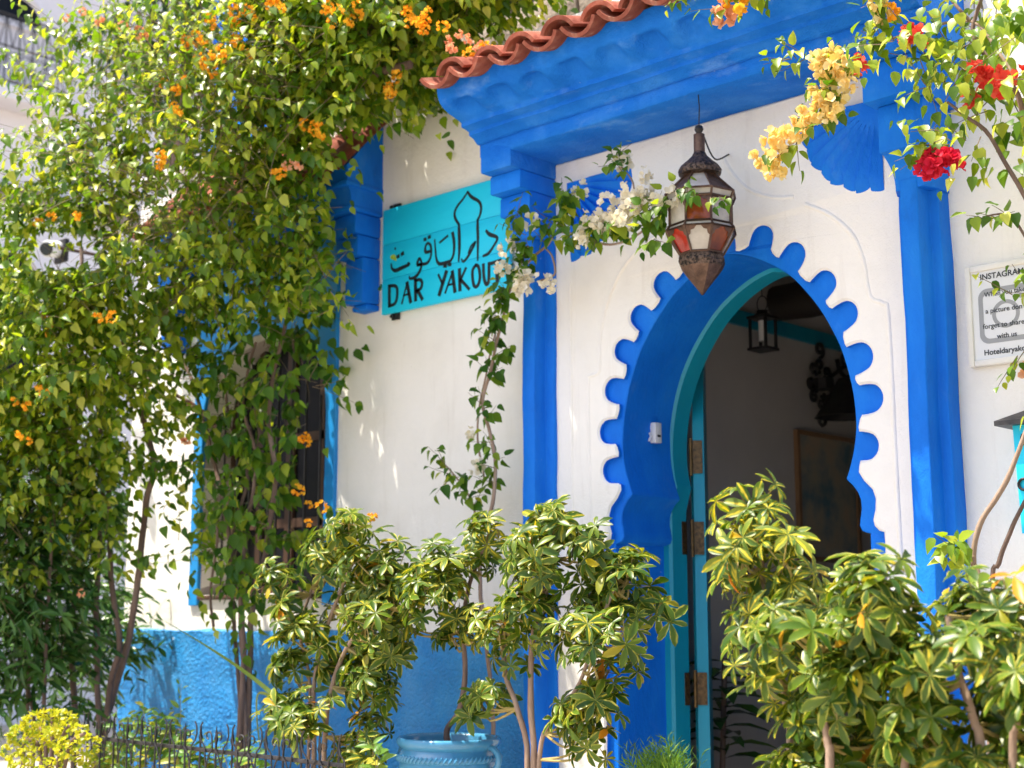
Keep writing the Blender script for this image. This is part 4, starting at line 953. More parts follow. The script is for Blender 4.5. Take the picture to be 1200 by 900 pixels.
for (u, v, y, ru, rr, ry, n) in ((430, 15, -.30, 80, 45, .28, 70), (520, 0, -.28, 80, 40, .26, 70), (470, -55, -.35, 90, 50, .30, 90), (570, -40, -.22, 80, 40, .22, 60), (375, 60, -.35, 65, 55, .30, 80), (420, 70, -.40, 60, 45, .25, 60), (275, 60, -.8, 55, 75, .3, 95), (240, 110, -1.0, 50, 50, .3, 50), (150, 110, -1.0, 70, 75, .35, 60), (235, 75, -.85, 70, 70, .35, 55), (310, 70, -.75, 90, 80, .40, 100), (390, 45, -.6, 80, 60, .40, 100), (470, 25, -.45, 80, 50, .40, 90),
        (110, 230, -1.1, 70, 70, .35, 80), (210, 190, -1.0, 90, 90, .40, 150), (310, 170, -.8, 80, 70, .35, 110), (390, 105, -.6, 60, 50, .35, 60), (50, 330, -1.15, 50, 50, .30, 45),
        (150, 310, -1.0, 90, 60, .35, 110), (250, 280, -.8, 80, 65, .35, 110), (330, 250, -.6, 50, 50, .25, 55), (50, 420, -1.1, 70, 60, .35, 90), (130, 410, -1.0, 60, 60, .35, 80),
        (30, 510, -1.1, 55, 50, .35, 70), (100, 490, -.95, 60, 50, .30, 60), (60, 570, -1.0, 70, 40, .30, 55), (100, 650, -.8, 45, 40, .25, 22), (190, 640, -.5, 30, 50, .2, 10), (330, 310, -.5, 45, 40, .2, 40), (360, 330, -.4, 40, 30, .15, 26)):
    crown(lv, tw_, bv, u, v, y, ru, rr, ry, int(n*1.6), SZ, fcol=ORS, fprob=.001)
# outer shoots that stand against the pale building
for u, v, du, dv in ((130, 120, -70, -90), (120, 230, -70, -60), (90, 290, -60, 20), (140, 90, -30, -90), (90, 330, -90, -20), (70, 370, -70, -55), (180, 60, -20, -70), (110, 180, -90, 5)):
    p = at(u, v, -1.1); e = at(u+du, v+dv, -1.1)
    for _ in range(3): shoot(lv, tw_, p+rv(.03), e-p+rv(.05), (e-p).length*rng.uniform(.9, 1.25), 20, SZ, droop=.25, young=.6)
# hanging sprays with larger leaves
for u, v, du, dv in ((330, 300, 95, -10), (350, 340, 60, 25), (370, 355, 55, 10), (395, 110, 70, 60), (380, 170, 60, 10), (420, 120, 20, 40)):
    p = at(u, v, -.5); e = at(u+du, v+dv, -.42)
    for _ in range(2): shoot(lv, tw_, p+rv(.03), e-p+rv(.05), (e-p).length*rng.uniform(.9, 1.2), 14, .075, droop=.5)
q = [at(462, 95, -.40), at(478, 128, -.36), at(495, 157, -.33), at(520, 168, -.33), at(546, 152, -.36)]
for a, b in zip(q[:-1], q[1:]):
    for _ in range(2): shoot(lv, tw_, a+rv(.01), b-a, (b-a).length, 8, .06, droop=0, jit=.05, hang=.9)
for u, v, y, c_, k_ in ((480, 20, -.7, 'orange', 7), (500, 30, -.7, 'orange', 4), (545, 55, -.62, 'peach', 5), (560, 62, -.62, 'orange', 3), (245, 80, -1.1, 'orange', 9), (285, 10, -1.0, 'orange', 7), (325, 5, -1.0, 'orange', 5), (390, 10, -.9, 'orange', 5), (230, 40, -1.1, 'orange', 6), (210, 115, -1.2, 'orange', 5), (185, 185, -1.3, 'orange', 6),
        (95, 25, -1.3, 'peach', 3), (170, 30, -1.2, 'peach', 3), (135, 368, -1.25, 'orange', 5), (350, 195, -.8, 'peach', 4), (375, 148, -.75, 'orange', 5), (320, 208, -.9, 'orange', 3), (65, 248, -1.4, 'orange', 3), (85, 252, -1.4, 'orange', 2), (25, 470, -1.4, 'orange', 4), (55, 440, -1.4, 'orange', 3), (20, 515, -1.4, 'orange', 3), (290, 55, -1.0, 'orange', 4), (415, 15, -.8, 'orange', 4),
        (350, 525, -.5, 'orange', 3), (367, 520, -.5, 'orange', 1), (358, 578, -.5, 'orange', 3), (105, 703, -1.0, 'peach', 1), (455, 95, -.55, 'orange', 3), (470, 97, -.55, 'orange', 2), (220, 478, -.6, 'peach', 2), (222, 505, -.6, 'peach', 1), (360, 605, -.7, 'orange', 3), (435, 612, -.7, 'orange', 2)):
    for _ in range(k_ if v < 150 else max(1, round(k_*.55))): flower(bv, at(u+rng.gauss(0, 9), v+rng.gauss(0, 8), y)+rv(.02), c_, .54)
lv.emit(bv); tag(tw_.build('twigs', M['twig'], bv, 0, recalc=False), kind='stuff')

# --- bougainvillea trained in front of the window
b0 = at(285, 880, -.40)
bw = thing('bougainvillea', 'slender bougainvillea with heart-shaped leaves growing up in front of the window', 'bougainvillea', (b0.x, -.40, .33))
ground_to(bw, [(278, 890), (284, 820), (286, 760), (282, 700), (266, 610), (248, 530), (232, 470), (215, 420)], -.40, .017, .009)
ground_to(bw, [(290, 890), (292, 800), (296, 720), (310, 650), (322, 560), (315, 480), (330, 400), (345, 330)], -.36, .018, .009)
ground_to(bw, [(284, 890), (278, 780), (272, 700), (268, 640), (290, 560), (270, 500), (262, 430)], -.33, .012, .007)
ground_to(bw, [(288, 880), (286, 790), (281, 700), (290, 620), (300, 540), (285, 470), (300, 400)], -.38, .013, .007)
trunk(bw, [(250, 735), (247, 690), (255, 620), (252, 560)], -.3, .008, .006, 'bark', 'branch')
lw = Leaves(BL, M['leaf_deep'], ((348, 430, 392, 610, .22), (196, 430, 246, 720, .45))); tv = MB()
for (u, v, y, ru, rr, ry, n) in ((300, 350, -.40, 70, 45, .2, 44), (290, 420, -.38, 60, 45, .18, 34), (330, 400, -.35, 45, 50, .18, 30), (300, 490, -.36, 60, 45, .15, 30), (270, 560, -.36, 45, 50, .15, 24), (320, 570, -.36, 45, 55, .15, 26), (290, 640, -.38, 55, 40, .15, 26), (310, 690, -.40, 35, 35, .12, 12), (225, 520, -.36, 25, 50, .1, 10), (350, 470, -.36, 30, 40, .1, 10), (300, 590, -.34, 40, 60, .1, 14)):
    crown(lw, tv, bw, u, v, y, ru, rr, ry, n, .078, Lr=(.12, .32), up=.1, nl=(5, 9), hang=1.2)
for pts in (((250, 590), (215, 570), (190, 560)), ((260, 660), (220, 655), (180, 662), (165, 650)), ((330, 440), (370, 452), (398, 448)), ((270, 720), (278, 760), (300, 790)), ((240, 640), (205, 610), (190, 600))):
    P = [at(u, v, -.34) for u, v in pts]
    for a, b in zip(P[:-1], P[1:]): shoot(lw, tv, a, b-a, (b-a).length, 6, .075, droop=.1, jit=.04, hang=1.1)
for u, v, n in ((380, 330, 26), (345, 300, 20), (355, 362, 22), (320, 450, 12), (205, 400, 14), (190, 480, 10), (345, 500, 8), (268, 588, 7), (170, 555, 10), (322, 610, 6)):   # bright young tips
    p = at(u, v, -.58)
    for _ in range(max(2, n//4)): shoot(lw, tv, p+rv(.03), Vector((.2, -.3, .5))+rv(.4), .16, 6, .07, droop=1.5, hang=.8)
lw.emit(bw); tag(tv.build('twigs', M['twig'], bw, 0, recalc=False), kind='stuff')

# --- white bougainvillea on the wall beside the left pilaster
b0 = at(575, 860, -.18)
wh = thing('white_bougainvillea', 'thin white-flowered bougainvillea trained up the wall and across to the lantern', 'bougainvillea', (b0.x, -.18, .33))
ground_to(wh, [(578, 850), (566, 720), (563, 640), (577, 590), (581, 545), (573, 505), (566, 475), (574, 435), (588, 375), (600, 335), (622, 305), (640, 288), (655, 272), (690, 281), (722, 287), (757, 268), (785, 243), (812, 234)], -.20, .010, .004, 'bark_pale')
trunk(wh, [(560, 640), (556, 605), (553, 590), (535, 560), (520, 545)], -.18, .006, .004, 'bark_pale', 'branch')
trunk(wh, [(566, 560), (560, 500), (571, 430), (580, 390)], -.16, .005, .004, 'bark_pale', 'branch')
trunk(wh, [(630, 330), (650, 322), (648, 300), (640, 290)], -.22, .005, .004, 'bark_pale', 'branch')
lh = Leaves(BL, M['leaf_deep']); th_ = MB()
def along(leaves, stems, pts, y0, y1, per, size, L=(.06, .13), nl=(3, 5), **kw):
    P = [at(u, v, y0+(y1-y0)*i/(len(pts)-1)) for i, (u, v) in enumerate(pts)]
    for a, b in zip(P[:-1], P[1:]):
        for _ in range(max(1, int((b-a).length*per))):
            p = a.lerp(b, rng.random()); shoot(leaves, stems, p, rv(.5)+Vector((0, -.4, .2))+(b-a).normalized()*.4, rng.uniform(*L), rng.randint(*nl), size, **kw)
along(lh, th_, [(580, 400), (590, 370), (600, 335)], -.2, -.22, 60, .064)
along(lh, th_, [(566, 475), (574, 435), (580, 400)], -.2, -.2, 44, .064)
along(lh, th_, [(575, 590), (580, 545), (573, 505), (566, 475)], -.2, -.2, 26, .06)
along(lh, th_, [(553, 600), (538, 570), (518, 540)], -.2, -.24, 44, .062)
along(lh, th_, [(600, 335), (622, 300), (615, 270), (605, 250)], -.25, -.35, 50, .066)
along(lh, th_, [(640, 290), (660, 240), (675, 225)], -.3, -.38, 50, .064)
along(lh, th_, [(655, 272), (690, 270), (722, 270), (757, 250), (785, 240)], -.35, -.42, 46, .062)
along(lh, th_, [(755, 260), (765, 275), (770, 285)], -.4, -.42, 50, .062)
along(lh, th_, [(735, 210), (722, 190), (715, 180)], -.36, -.36, 50, .05)
along(lh, th_, [(805, 234), (838, 231)], -.47, -.49, 60, .05)
trunk(wh, [(722, 190), (735, 205), (742, 218), (745, 240)], -.36, .003, .004, 'bark_pale', 'branch')
for u, v, y, k_ in ((612, 328, -.3, 5), (605, 338, -.3, 3), (630, 325, -.3, 3), (590, 322, -.3, 2), (700, 262, -.42, 3), (680, 268, -.42, 3), (676, 258, -.42, 2), (740, 240, -.45, 5), (750, 228, -.45, 5), (733, 228, -.45, 3), (762, 240, -.45, 5), (715, 238, -.43, 2), (742, 212, -.4, 2), (758, 205, -.4, 2), (740, 190, -.36, 1), (720, 262, -.43, 3), (712, 268, -.43, 3), (777, 235, -.45, 1), (590, 283, -.33, 2), (628, 262, -.33, 1), (684, 223, -.4, 1), (556, 518, -.22, 2), (560, 550, -.22, 1), (728, 258, -.45, 3)):
    for _ in range(max(1, round(k_*.5))): flower(wh, at(u+rng.gauss(0, 5), v+rng.gauss(0, 5), y)+rv(.008), 'white', .8)
lh.emit(wh); tag(th_.build('twigs', M['twig'], wh, 0, recalc=False), kind='stuff')

# --- yellow and red bougainvillea on the right
b0 = at(1150, 720, -.55)
br = thing('bougainvillea', 'bougainvillea with cream yellow and red flower clusters over the right pilaster', 'bougainvillea', (b0.x, -.55, .33))
ground_to(br, [(1152, 720), (1143, 660), (1150, 615), (1168, 585), (1185, 555), (1200, 505), (1225, 440), (1240, 330), (1225, 200), (1200, 110), (1170, 60), (1137, 25), (1060, 40), (1020, 62)], -.55, .010, .004, 'bark_pale')
ground_to(br, [(1165, 720), (1172, 660), (1186, 625), (1196, 600), (1230, 520), (1262, 400), (1250, 250), (1220, 140), (1190, 90), (1140, 65), (1100, 50)], -.52, .008, .004)
trunk(br, [(1225, 190), (1200, 145), (1190, 105), (1165, 75), (1140, 40), (1150, 0), (1160, -40)], -.55, .010, .006, 'bark', 'branch')
trunk(br, [(1240, 300), (1200, 230), (1160, 160), (1130, 135), (1110, 120)], -.60, .009, .004, 'bark', 'branch')
trunk(br, [(1255, 350), (1215, 300), (1185, 255), (1150, 255)], -.60, .006, .003, 'bark', 'branch')
lr = Leaves(BL, M['leaf']); tr = MB()
for (u, v, y, ru, rr, ry, n) in ((1150, 30, -.55, 65, 45, .2, 46), (1170, 100, -.58, 40, 45, .18, 30), (1120, 70, -.6, 40, 35, .15, 24), (1070, 55, -.62, 35, 22, .1, 18), (1190, 180, -.58, 25, 40, .15, 14), (1130, 150, -.62, 30, 25, .1, 12), (1290, 100, -.6, 70, 80, .3, 70), (1310, 260, -.55, 60, 90, .3, 70), (1300, 430, -.5, 45, 90, .25, 60), (1400, 200, -.5, 70, 120, .3, 60), (1330, 560, -.5, 60, 70, .3, 50), (1260, 20, -.6, 60, 60, .3, 40)):
    crown(lr, tr, br, u, v, y, ru, rr, ry, int(n*(.55 if u < 1230 else .8)), .056, Lr=(.10, .26), up=.1, nl=(4, 7), hang=1.0)
along(lr, tr, [(1060, 42), (1020, 62), (990, 75), (975, 110), (985, 130)], -.6, -.66, 60, .056)
along(lr, tr, [(985, 75), (950, 68), (915, 70)], -.64, -.66, 40, .05)
along(lr, tr, [(955, 140), (940, 160), (925, 172)], -.66, -.66, 60, .055)
along(lr, tr, [(1120, 100), (1090, 95), (1075, 115)], -.62, -.64, 40, .055)
along(lr, tr, [(1150, 160), (1110, 170), (1085, 178)], -.64, -.66, 50, .055)
along(lr, tr, [(1195, 258), (1170, 256), (1150, 256)], -.6, -.6, 36, .055)
along(lr, tr, [(1215, 345), (1198, 350), (1185, 345)], -.5, -.5, 50, .04)
along(lr, tr, [(1215, 405), (1200, 412), (1188, 420)], -.5, -.5, 50, .04)
along(lr, tr, [(1150, 660), (1130, 640), (1110, 650)], -.55, -.6, 60, .065)
for u, v, y, c_, k_ in ((972, 62, -.7, 'cream', 4), (986, 66, -.7, 'cream', 3), (960, 85, -.7, 'cream', 4), (978, 92, -.7, 'cream', 5), (962, 105, -.7, 'cream', 5), (972, 118, -.7, 'cream', 5), (950, 130, -.7, 'cream', 5), (942, 143, -.7, 'cream', 3), (960, 140, -.7, 'cream', 3), (910, 165, -.7, 'cream', 6), (900, 178, -.7, 'cream', 6), (922, 160, -.7, 'cream', 3), (896, 192, -.7, 'cream', 3), (905, 198, -.7, 'cream', 3), (1030, 5, -.68, 'cream', 3), (1042, 8, -.68, 'orange', 2),
        (1072, 36, -.68, 'red', 4), (1085, 36, -.68, 'red', 3), (1010, 72, -.66, 'red', 1), (1148, 92, -.68, 'red', 5), (1166, 93, -.68, 'red', 5), (1138, 112, -.66, 'red', 3), (1160, 102, -.68, 'red', 3), (1186, 78, -.66, 'red', 2), (1092, 188, -.7, 'magenta', 5), (1104, 190, -.7, 'magenta', 5), (1092, 205, -.7, 'magenta', 5), (1116, 184, -.7, 'magenta', 3), (1100, 180, -.7, 'magenta', 3), (1200, 432, -.5, 'peach', 2)):
    for _ in range(max(1, round(k_*(.52 if c_ == 'cream' else .46)))): flower(br, at(u+rng.gauss(0, 5), v+rng.gauss(0, 5), y)+rv(.010), c_, .74)
# a spray hanging from the roof above the cornice
trunk(br, [(1010, -40), (940, -45), (880, -20), (850, 5)], -.72, .005, .003, 'bark', 'branch')
trunk(br, [(1137, 25), (1080, -30), (1010, -40)], -.70, .006, .005, 'bark', 'branch')
along(lr, tr, [(900, -20), (860, 0), (845, 12)], -.74, -.74, 50, .05); along(lr, tr, [(830, -8), (800, -5), (785, 0)], -.74, -.74, 50, .045)
along(lr, tr, [(1060, -10), (1020, 0), (1030, 15)], -.68, -.68, 40, .055)
for u, v, c_ in ((842, 8, 'peach'), (850, 16, 'peach'), (862, 0, 'orange'), (866, 5, 'orange')): flower(br, at(u, v, -.76), c_, .8)
lr.emit(br); tag(tr.build('twigs', M['twig'], br, 0, recalc=False), kind='stuff')

# --- umbrella trees (palmate leaves)
def rosette(mat, n=8, L=.085, seed=0):
    r_ = random.Random(seed); V = []; F = []; U = []
    for k in range(n):
        a = 2*math.pi*k/n+r_.uniform(-.14, .14); l = L*r_.uniform(.72, 1.08); dr = r_.uniform(.15, .5); el = r_.uniform(-.1, .35)
        pr = leaf_proto([0, .14, .38, .66, .88, 1], [.012, .045, .13, .175, .115, 0], .45, dr, r_.uniform(-.25, .25), .06)
        ax = Vector((math.cos(a)*math.cos(el), math.sin(a)*math.cos(el), math.sin(el))); y = Vector((-math.sin(a), math.cos(a), 0)); nn = ax.cross(y); k0 = len(V)
        for p in pr[0]: V.append(tuple(ax*p[0]*l+y*p[1]*l+nn*p[2]*l))
        F += [tuple(i+k0 for i in f) for f in pr[1]]; U += pr[2]
    return proto_mesh('leaf', (V, F, U), mat)
ROS = {k: [rosette(M[k], n, .085, s) for s, n in enumerate((8, 7, 9, 6, 8, 7) if k != 'leaf_orange' else (2, 1, 3))] for k in ('scheff', 'scheff_pale', 'scheff_gold', 'leaf_orange')}
def umbrella(name_label, base, y, trunks, clusters, kinds, size=1.0, yj=.15, zg=.33, stem='bark_pale', wide=1.0, ymax=-.06, group=None, dens=1.6, shrink=.075, du=0, dv=0):
    b = at(base[0], base[1], y); t = thing('umbrella_tree', name_label, 'umbrella tree', (b.x, y, zg), group)
    trunks = [([(u+du, v+dv) for u, v in p_], a_, b_) for p_, a_, b_ in trunks]; clusters = [(u+du, v+dv, ru, n) for u, v, ru, n in clusters]
    nodes = []
    for pts, r0, r1 in trunks: nodes += ground_to(t, pts, y, r0, r1, stem, zg)
    st = MB()
    for (u, v, ru, n) in clusters:
        c = at(u, v, y); sc = depth(c)/FPX; c = c+Vector((0, rng.uniform(-yj, yj), 0)); R_ = max(ru*.3, ru-shrink*size/sc)*sc*wide
        cands = [q for q in nodes if q.z < c.z-.02]; nd = min(cands or nodes, key=lambda q: (q-c).length)
        for k in range(max(1, round(n*dens/4))):       # a few leafy shoots in each cluster
            s0 = c+Vector((rng.uniform(-1, 1)*R_*.75, rng.uniform(-.8, .5)*R_, rng.uniform(-.7, .7)*R_))
            mid = nd.lerp(s0, .55)+Vector((0, 0, -.03))+rv(.012); cv = crom([nd, mid, s0], 4); st.tube(cv, list(np.linspace(.006, .003, len(cv))), 5, False)
            for j in range(4 if n >= 4 else n):
                d = Vector((rng.gauss(0, .8), rng.gauss(-.35, .7), rng.gauss(.25, .6))).normalized()
                p = s0+d*rng.uniform(.05, .11)*size
                if p.y > ymax: p.y = ymax-rng.random()*.03
                st.tube([s0+rv(.008), p], [.0022, .0018], 3, False)
                nn = (d*.75+Vector((-.05, -.30, .55))+rv(.28)).normalized(); xa = nn.orthogonal().normalized(); xa = Matrix.Rotation(rng.random()*6.28, 3, nn) @ xa; ya_ = nn.cross(xa)
                s_ = size*rng.uniform(.6, 1.15); kd = rng.choices([q[0] for q in kinds], [q[1] for q in kinds])[0]
                M4 = Matrix(((xa.x*s_, ya_.x*s_, nn.x*s_, p.x), (xa.y*s_, ya_.y*s_, nn.y*s_, p.y), (xa.z*s_, ya_.z*s_, nn.z*s_, p.z), (0, 0, 0, 1)))
                o = inst('leaf', rng.choice(ROS[kd]), M4, t)
    tag(st.build('stems', M['stem_yellow'], t, 60, recalc=False), kind='stuff'); return t
umbrella('bushy variegated umbrella tree left of the blue pot beside the iron fence', (380, 890), -.78,
    [([(368, 890), (368, 840), (372, 780), (395, 700), (420, 650)], .012, .007), ([(380, 895), (384, 830), (400, 770), (440, 720), (470, 680)], .013, .007), ([(362, 880), (364, 800), (352, 740), (365, 690)], .009, .006)],
    [(420, 630, 30, 8), (378, 655, 35, 12), (440, 660, 45, 16), (495, 668, 32, 12), (352, 690, 22, 8), (400, 700, 45, 16), (460, 700, 45, 16), (510, 700, 22, 8), (370, 740, 35, 12), (420, 750, 40, 16), (458, 735, 30, 8), (350, 785, 22, 8), (390, 790, 40, 16), (425, 800, 28, 12), (352, 835, 20, 8), (395, 845, 38, 12), (430, 850, 30, 8), (410, 890, 30, 8)],
    (('scheff', .45), ('scheff_pale', .42), ('scheff_gold', .11), ('leaf_orange', .02)), .94, dens=2.2, shrink=.04)
umbrella('variegated umbrella tree with two pale trunks in front of the left pilaster', (625, 890), -.62,
    [([(626, 895), (624, 830), (622, 760), (640, 690), (655, 640)], .014, .009), ([(618, 895), (608, 830), (592, 790), (590, 740), (600, 690)], .012, .008), ([(632, 890), (650, 840), (680, 800), (700, 740), (720, 690)], .010, .006)],
    [(650, 620, 30, 12), (690, 640, 28, 8), (622, 650, 30, 8), (595, 672, 25, 8), (660, 665, 42, 16), (710, 672, 38, 12), (724, 682, 18, 8), (630, 700, 38, 12), (690, 708, 42, 16), (735, 718, 20, 4), (600, 735, 30, 8), (650, 738, 38, 8), (700, 745, 32, 8), (570, 822, 26, 8), (598, 775, 22, 4), (690, 785, 28, 8), (708, 828, 28, 12), (672, 850, 26, 8), (690, 872, 18, 4), (714, 775, 14, 4), (742, 742, 10, 3)],
    (('scheff', .40), ('scheff_pale', .42), ('scheff_gold', .15), ('leaf_orange', .03)), .94, dens=2.1, shrink=.045)
umbrella('young umbrella tree with a crooked dark stem growing in the light blue pot', (526, 862), -.56,
    [([(524, 858), (538, 835), (545, 800), (543, 740), (548, 690), (562, 655), (575, 625)], .014, .007)],
    [(575, 618, 22, 8), (545, 640, 18, 4), (560, 662, 22, 4), (522, 712, 28, 8), (552, 725, 28, 8), (490, 730, 22, 8), (538, 745, 26, 8), (575, 745, 22, 4)],
    (('scheff', .4), ('scheff_pale', .2), ('scheff_gold', .38), ('leaf_orange', .02)), .82, zg=at(526, 866, -.56).z-.05, stem='bark', yj=.08)
umbrella('tall golden variegated umbrella tree before the dark open doorway', (900, 890), -1.45,
    [([(905, 890), (900, 840), (890, 760), (875, 690), (868, 620)], .011, .006), ([(915, 890), (915, 820), (910, 740), (915, 680)], .010, .006)],
    [(866, 592, 18, 8), (886, 615, 18, 4), (845, 622, 14, 4), (870, 642, 26, 8), (858, 662, 16, 8), (898, 650, 26, 8), (925, 655, 18, 4), (872, 690, 26, 8), (908, 692, 30, 8), (848, 702, 10, 4), (885, 730, 30, 12), (868, 745, 14, 4), (932, 700, 20, 8), (900, 775, 30, 12), (885, 790, 16, 4), (900, 825, 22, 8), (925, 750, 24, 8)],
    (('scheff', .12), ('scheff_pale', .28), ('scheff_gold', .58), ('leaf_orange', .02)), .86, yj=.1, zg=0, dens=1.1, shrink=.085, du=22, dv=4)
umbrella('dense wide umbrella tree thicket at the foot of the right pilaster', (1050, 890), -1.55,
    [([(970, 895), (968, 860), (965, 800), (985, 740)], .013, .007), ([(1060, 895), (1060, 830), (1040, 760), (1045, 700)], .013, .007), ([(1150, 895), (1140, 830), (1120, 760), (1110, 710)], .014, .008), ([(1185, 895), (1190, 830), (1180, 760)], .012, .007)],
    [(1000, 682, 26, 8), (1040, 668, 18, 4), (1060, 695, 32, 12), (975, 724, 20, 8), (1010, 732, 38, 16), (1092, 712, 32, 8), (1132, 695, 28, 8), (1170, 705, 28, 8), (968, 770, 24, 12), (1000, 790, 42, 16), (1050, 762, 42, 16), (1100, 765, 38, 16), (1150, 755, 38, 16), (1190, 765, 30, 8), (945, 830, 24, 12), (980, 850, 42, 16), (1040, 830, 42, 16), (1090, 832, 42, 16), (1140, 822, 42, 16), (1185, 832, 38, 12), (915, 885, 22, 8), (955, 890, 30, 8), (1010, 890, 42, 12), (1070, 888, 42, 12), (1130, 888, 42, 12), (1185, 890, 38, 12), (1240, 790, 45, 16), (1240, 860, 45, 12), (1310, 780, 50, 16), (1310, 860, 50, 12), (1390, 800, 50, 16), (1270, 720, 40, 12), (1350, 730, 40, 12)],
    (('scheff', .50), ('scheff_pale', .38), ('scheff_gold', .08), ('leaf_orange', .04)), .90, yj=.22, dens=1.5, shrink=.085, dv=14)

# --- glossy lance-leaved shrub at the far left
b0 = at(35, 850, -1.0)
gs = thing('laurel_shrub', 'dark glossy lance-leaved shrub at the left edge beneath the orange bougainvillea', 'shrub', (b0.x, -.95, .33))
for pts in ([(30, 850), (35, 750), (25, 640), (40, 560)], [(50, 850), (55, 740), (60, 640), (55, 560)], [(40, 850), (20, 760), (10, 680), (5, 600)]): ground_to(gs, pts, -.95, .013, .006)
lg = Leaves(LANCE, M['leaf_glossy']); tg = MB()
for (u, v, y, ru, rr, ry, n) in ((30, 560, -1.0, 55, 45, .25, 40), (45, 620, -1.0, 50, 50, .25, 44), (25, 700, -1.0, 45, 55, .25, 42), (60, 720, -.9, 35, 60, .2, 30), (20, 790, -1.0, 35, 50, .2, 26), (60, 800, -.85, 35, 45, .2, 24), (130, 760, -.3, 25, 60, .1, 16), (95, 720, -.4, 40, 70, .15, 26), (0, 650, -1.1, 30, 80, .2, 20), (20, 560, .1, 50, 60, .3, 34), (70, 600, .1, 50, 70, .3, 40), (30, 690, .1, 45, 70, .3, 40), (90, 720, .1, 40, 80, .3, 40), (50, 800, .1, 60, 60, .3, 40), (115, 640, .05, 22, 80, .2, 16)):
    crown(lg, tg, gs, u, v, y, ru, rr, ry, int(n*1.7), .115, Lr=(.15, .35), up=.8, nl=(6, 10), hang=.4, ymax=(1.0 if y > 0 else -.05))
lg.emit(gs); tag(tg.build('twigs', M['twig'], gs, 0, recalc=False), kind='stuff')

# --- yellow succulent shrub, weeds, blade plant, feathery shrub
b0 = at(60, 890, -1.45)
ysb = thing('yellow_shrub', 'bright yellow-green rounded shrub in front of the left end of the fence', 'shrub', (b0.x, -1.45, 0))
for u, v in ((45, 850), (60, 840), (80, 850), (100, 860), (30, 865)): ground_to(ysb, [(60+(u-60)*.4, 898), (u, v)], -1.45, .012, .008, zg=0)
ly = Leaves(BL, M['yellow_shrub'])
for (u, v, ru, rr, n) in ((38, 862, 16, 12, 220), (58, 848, 20, 14, 300), (78, 862, 14, 12, 170), (92, 874, 12, 12, 110), (45, 892, 24, 14, 260), (80, 897, 18, 12, 160), (28, 880, 12, 12, 100)):
    c = at(u, v, -1.45); sc = depth(c)/FPX
    for _ in range(n):
        d = rv().normalized(); p = c+RT*(d.x*ru*sc)+Vector((0, d.y*.09, d.z*rr*sc)); o_ = (RT*d.x+Vector((0, d.y, d.z+.3))).normalized()
        ly.add(p, (o_+rv(.5)).normalized(), (o_+Vector((0, -.2, .5))+rv(.3)), rng.uniform(.016, .030))
ly.emit(ysb)
b0 = at(170, 880, -.9)
wd = thing('leafy_weeds', 'clump of light green leafy weeds behind the fence below the blue wall', 'plant', (b0.x, -.9, .33))
lw2 = Leaves([leaf_proto([0, .2, .5, .8, 1], [.02, .16, .2, .12, 0], .4, .3)], M['weed']); tz = MB()
for (u, v, n) in ((135, 880, 7), (165, 850, 6), (180, 875, 9), (150, 890, 8), (205, 880, 8), (195, 860, 6), (120, 890, 5), (225, 890, 6), (250, 893, 5), (300, 897, 4), (440, 895, 3)):
    for _ in range(n): 
        p = at(u+rng.gauss(0, 8), v+18, -.95+rng.uniform(-.1, .15)); shoot(lw2, tz, p, Vector((0, -.1, 1))+rv(.2), rng.uniform(.10, .2), 8, .075, droop=.3, hang=.1)
p = at(210, 880, -.9); shoot(lw2, tz, p, Vector((.02, 0, 1)), .30, 14, .055, droop=0, jit=.03, hang=-.3)
for _ in range(12): tz.tube([at(140+rng.random()*100, 897, -.9), Vector((b0.x+rng.uniform(-.3, .4), -.9, .3))], .003, 3, False)
lw2.emit(wd); tag(tz.build('stems', M['stem_yellow'], wd, 0, recalc=False), kind='stuff')
b0 = at(325, 880, -.62)
bp_ = thing('blade_plant', 'spiky plant with one long green blade leaning left across the blue wall', 'plant', (b0.x, -.62, .33))
def blade(pts, y, wd_, nm='leaf'):
    C_ = crom([at(u, v, y) for u, v in pts], 6); n = len(C_); mb = MB()
    for i, p in enumerate(C_):
        t = i/(n-1); d = (C_[min(i+1, n-1)]-C_[max(i-1, 0)]).normalized(); s_ = d.cross(Vector((.3, -.9, .3))).normalized(); w2 = wd_*.5*min(1, (1-t)*1.6+.02)*min(1, .5+t*3)
        mb.v += [tuple(p+s_*w2+Vector((0, -.006, .0))), tuple(p), tuple(p-s_*w2+Vector((0, -.006, 0)))]
    for i in range(n-1): a = i*3; mb.f += [(a, a+1, a+4, a+3), (a+1, a+2, a+5, a+4)]
    mb.build(nm, M['blade'], bp_, 60, recalc=False)
blade([(352, 895), (338, 840), (322, 815), (285, 785), (240, 755), (194, 728)], -.62, .024)
for pts in ([(350, 895), (340, 840), (310, 850), (275, 872)], [(348, 895), (330, 830), (305, 812), (302, 840), (306, 880)], [(350, 897), (338, 850), (318, 858), (308, 870)], [(352, 895), (345, 850), (355, 800), (350, 760)], [(352, 895), (335, 860), (320, 880)]): blade(pts, -.62, .014)
b0 = at(775, 892, -.55)
fe = thing('feathery_shrub', 'small feathery bright green shrub at the foot of the turquoise door frame', 'shrub', (b0.x, -.55, 0))
lf = Leaves([leaf_proto([0, .5, 1], [.03, .05, 0], .2, .1)], M['feather']); tf = MB()
for _ in range(130):
    p = at(775+rng.gauss(0, 15), 908+rng.uniform(0, 25), -.55+rng.uniform(-.1, .1)); shoot(lf, None, p, Vector((rng.gauss(0, .35), rng.gauss(0, .3), 1)), rng.uniform(.06, .15), 12, .045, droop=.2, hang=-.7)
tf.tube([Vector((b0.x, -.55, 0)), at(775, 905, -.55)], [.03, .02], 6); tf.build('trunk', M['bark'], fe); lf.emit(fe)
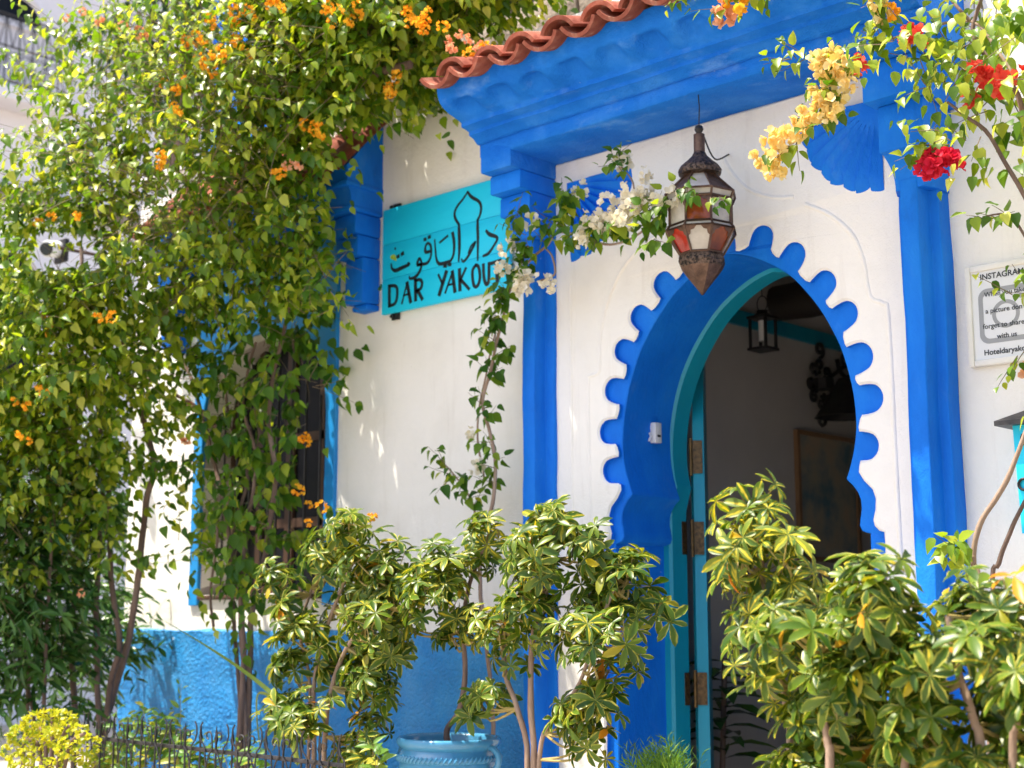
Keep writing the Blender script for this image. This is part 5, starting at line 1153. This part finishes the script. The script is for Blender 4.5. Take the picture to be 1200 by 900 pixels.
# plant standing in the hall
c = at(848, 800, 1.0)
hp = thing('hall_plant', 'dark leafy house plant in the shade just inside the open door', 'plant', (c.x, 1.0, .1))
mb = MB(); mb.lathe([(.10, .1), (.14, .38), (.15, .40), (.13, .40), (.12, .36)], (c.x, 1.0, 0), 16); mb.build('pot', M['iron'], hp)
mb = MB(); mb.tube([(c.x, 1.0, .36), (c.x-.02, 1.0, .7), (c.x+.01, 1.0, at(840, 770, 1.0).z)], .014, 6); mb.build('stem', M['bark'], hp)
lp_ = Leaves([leaf_proto([0, .2, .5, .8, 1], [.02, .12, .17, .1, 0], .3, .4)], M['leaf_glossy'])
for k in range(26):
    a = k*2.4; z = c.z-.35+.018*k; lp_.add(Vector((c.x, 1.0, z)), Vector((math.cos(a), math.sin(a), .35-.02*k*.5)), Vector((0, 0, 1))+rv(.2), rng.uniform(.2, .3))
lp_.emit(hp)
# dark tree beyond the house corner
tc = at(215, 45, 1.8)
dt = thing('tree', 'dark green tree standing beyond the house corner behind the bougainvillea', 'tree', (tc.x, 1.8, 0))
mb = MB(); mb.tube([(tc.x, 1.8, 0), (tc.x+.1, 1.85, 2.5), (tc.x-.05, 1.8, 4.5), (tc.x+.05, 1.8, 6.2)], [.14, .11, .09, .04], 8); mb.build('trunk', M['bark'], dt)
ld = Leaves(LANCE, M['leaf_dark']); tdm = MB()
for (u, v, y, ru, rr, ry, n) in ((215, 30, 1.8, 55, 60, .5, 60), (230, -30, 1.8, 80, 50, .6, 60), (195, 90, 1.8, 30, 50, .4, 24), (300, -20, 1.5, 80, 50, .5, 50)):
    crown(ld, tdm, dt, u, v, y, ru, rr, ry, n, .17, Lr=(.25, .6), up=.0, nl=(7, 12), hang=1.2, ymax=9)
for a, b in (((tc.x, 1.8, 4.5), (tc.x+.5, 1.7, 6.0)), ((tc.x, 1.8, 4.8), (tc.x-.5, 1.8, 6.3))): tdm.tube([a, b], [.05, .015], 5)
ld.emit(dt, 200); tag(tdm.build('branches', M['bark'], dt, 0, recalc=False), kind='stuff')
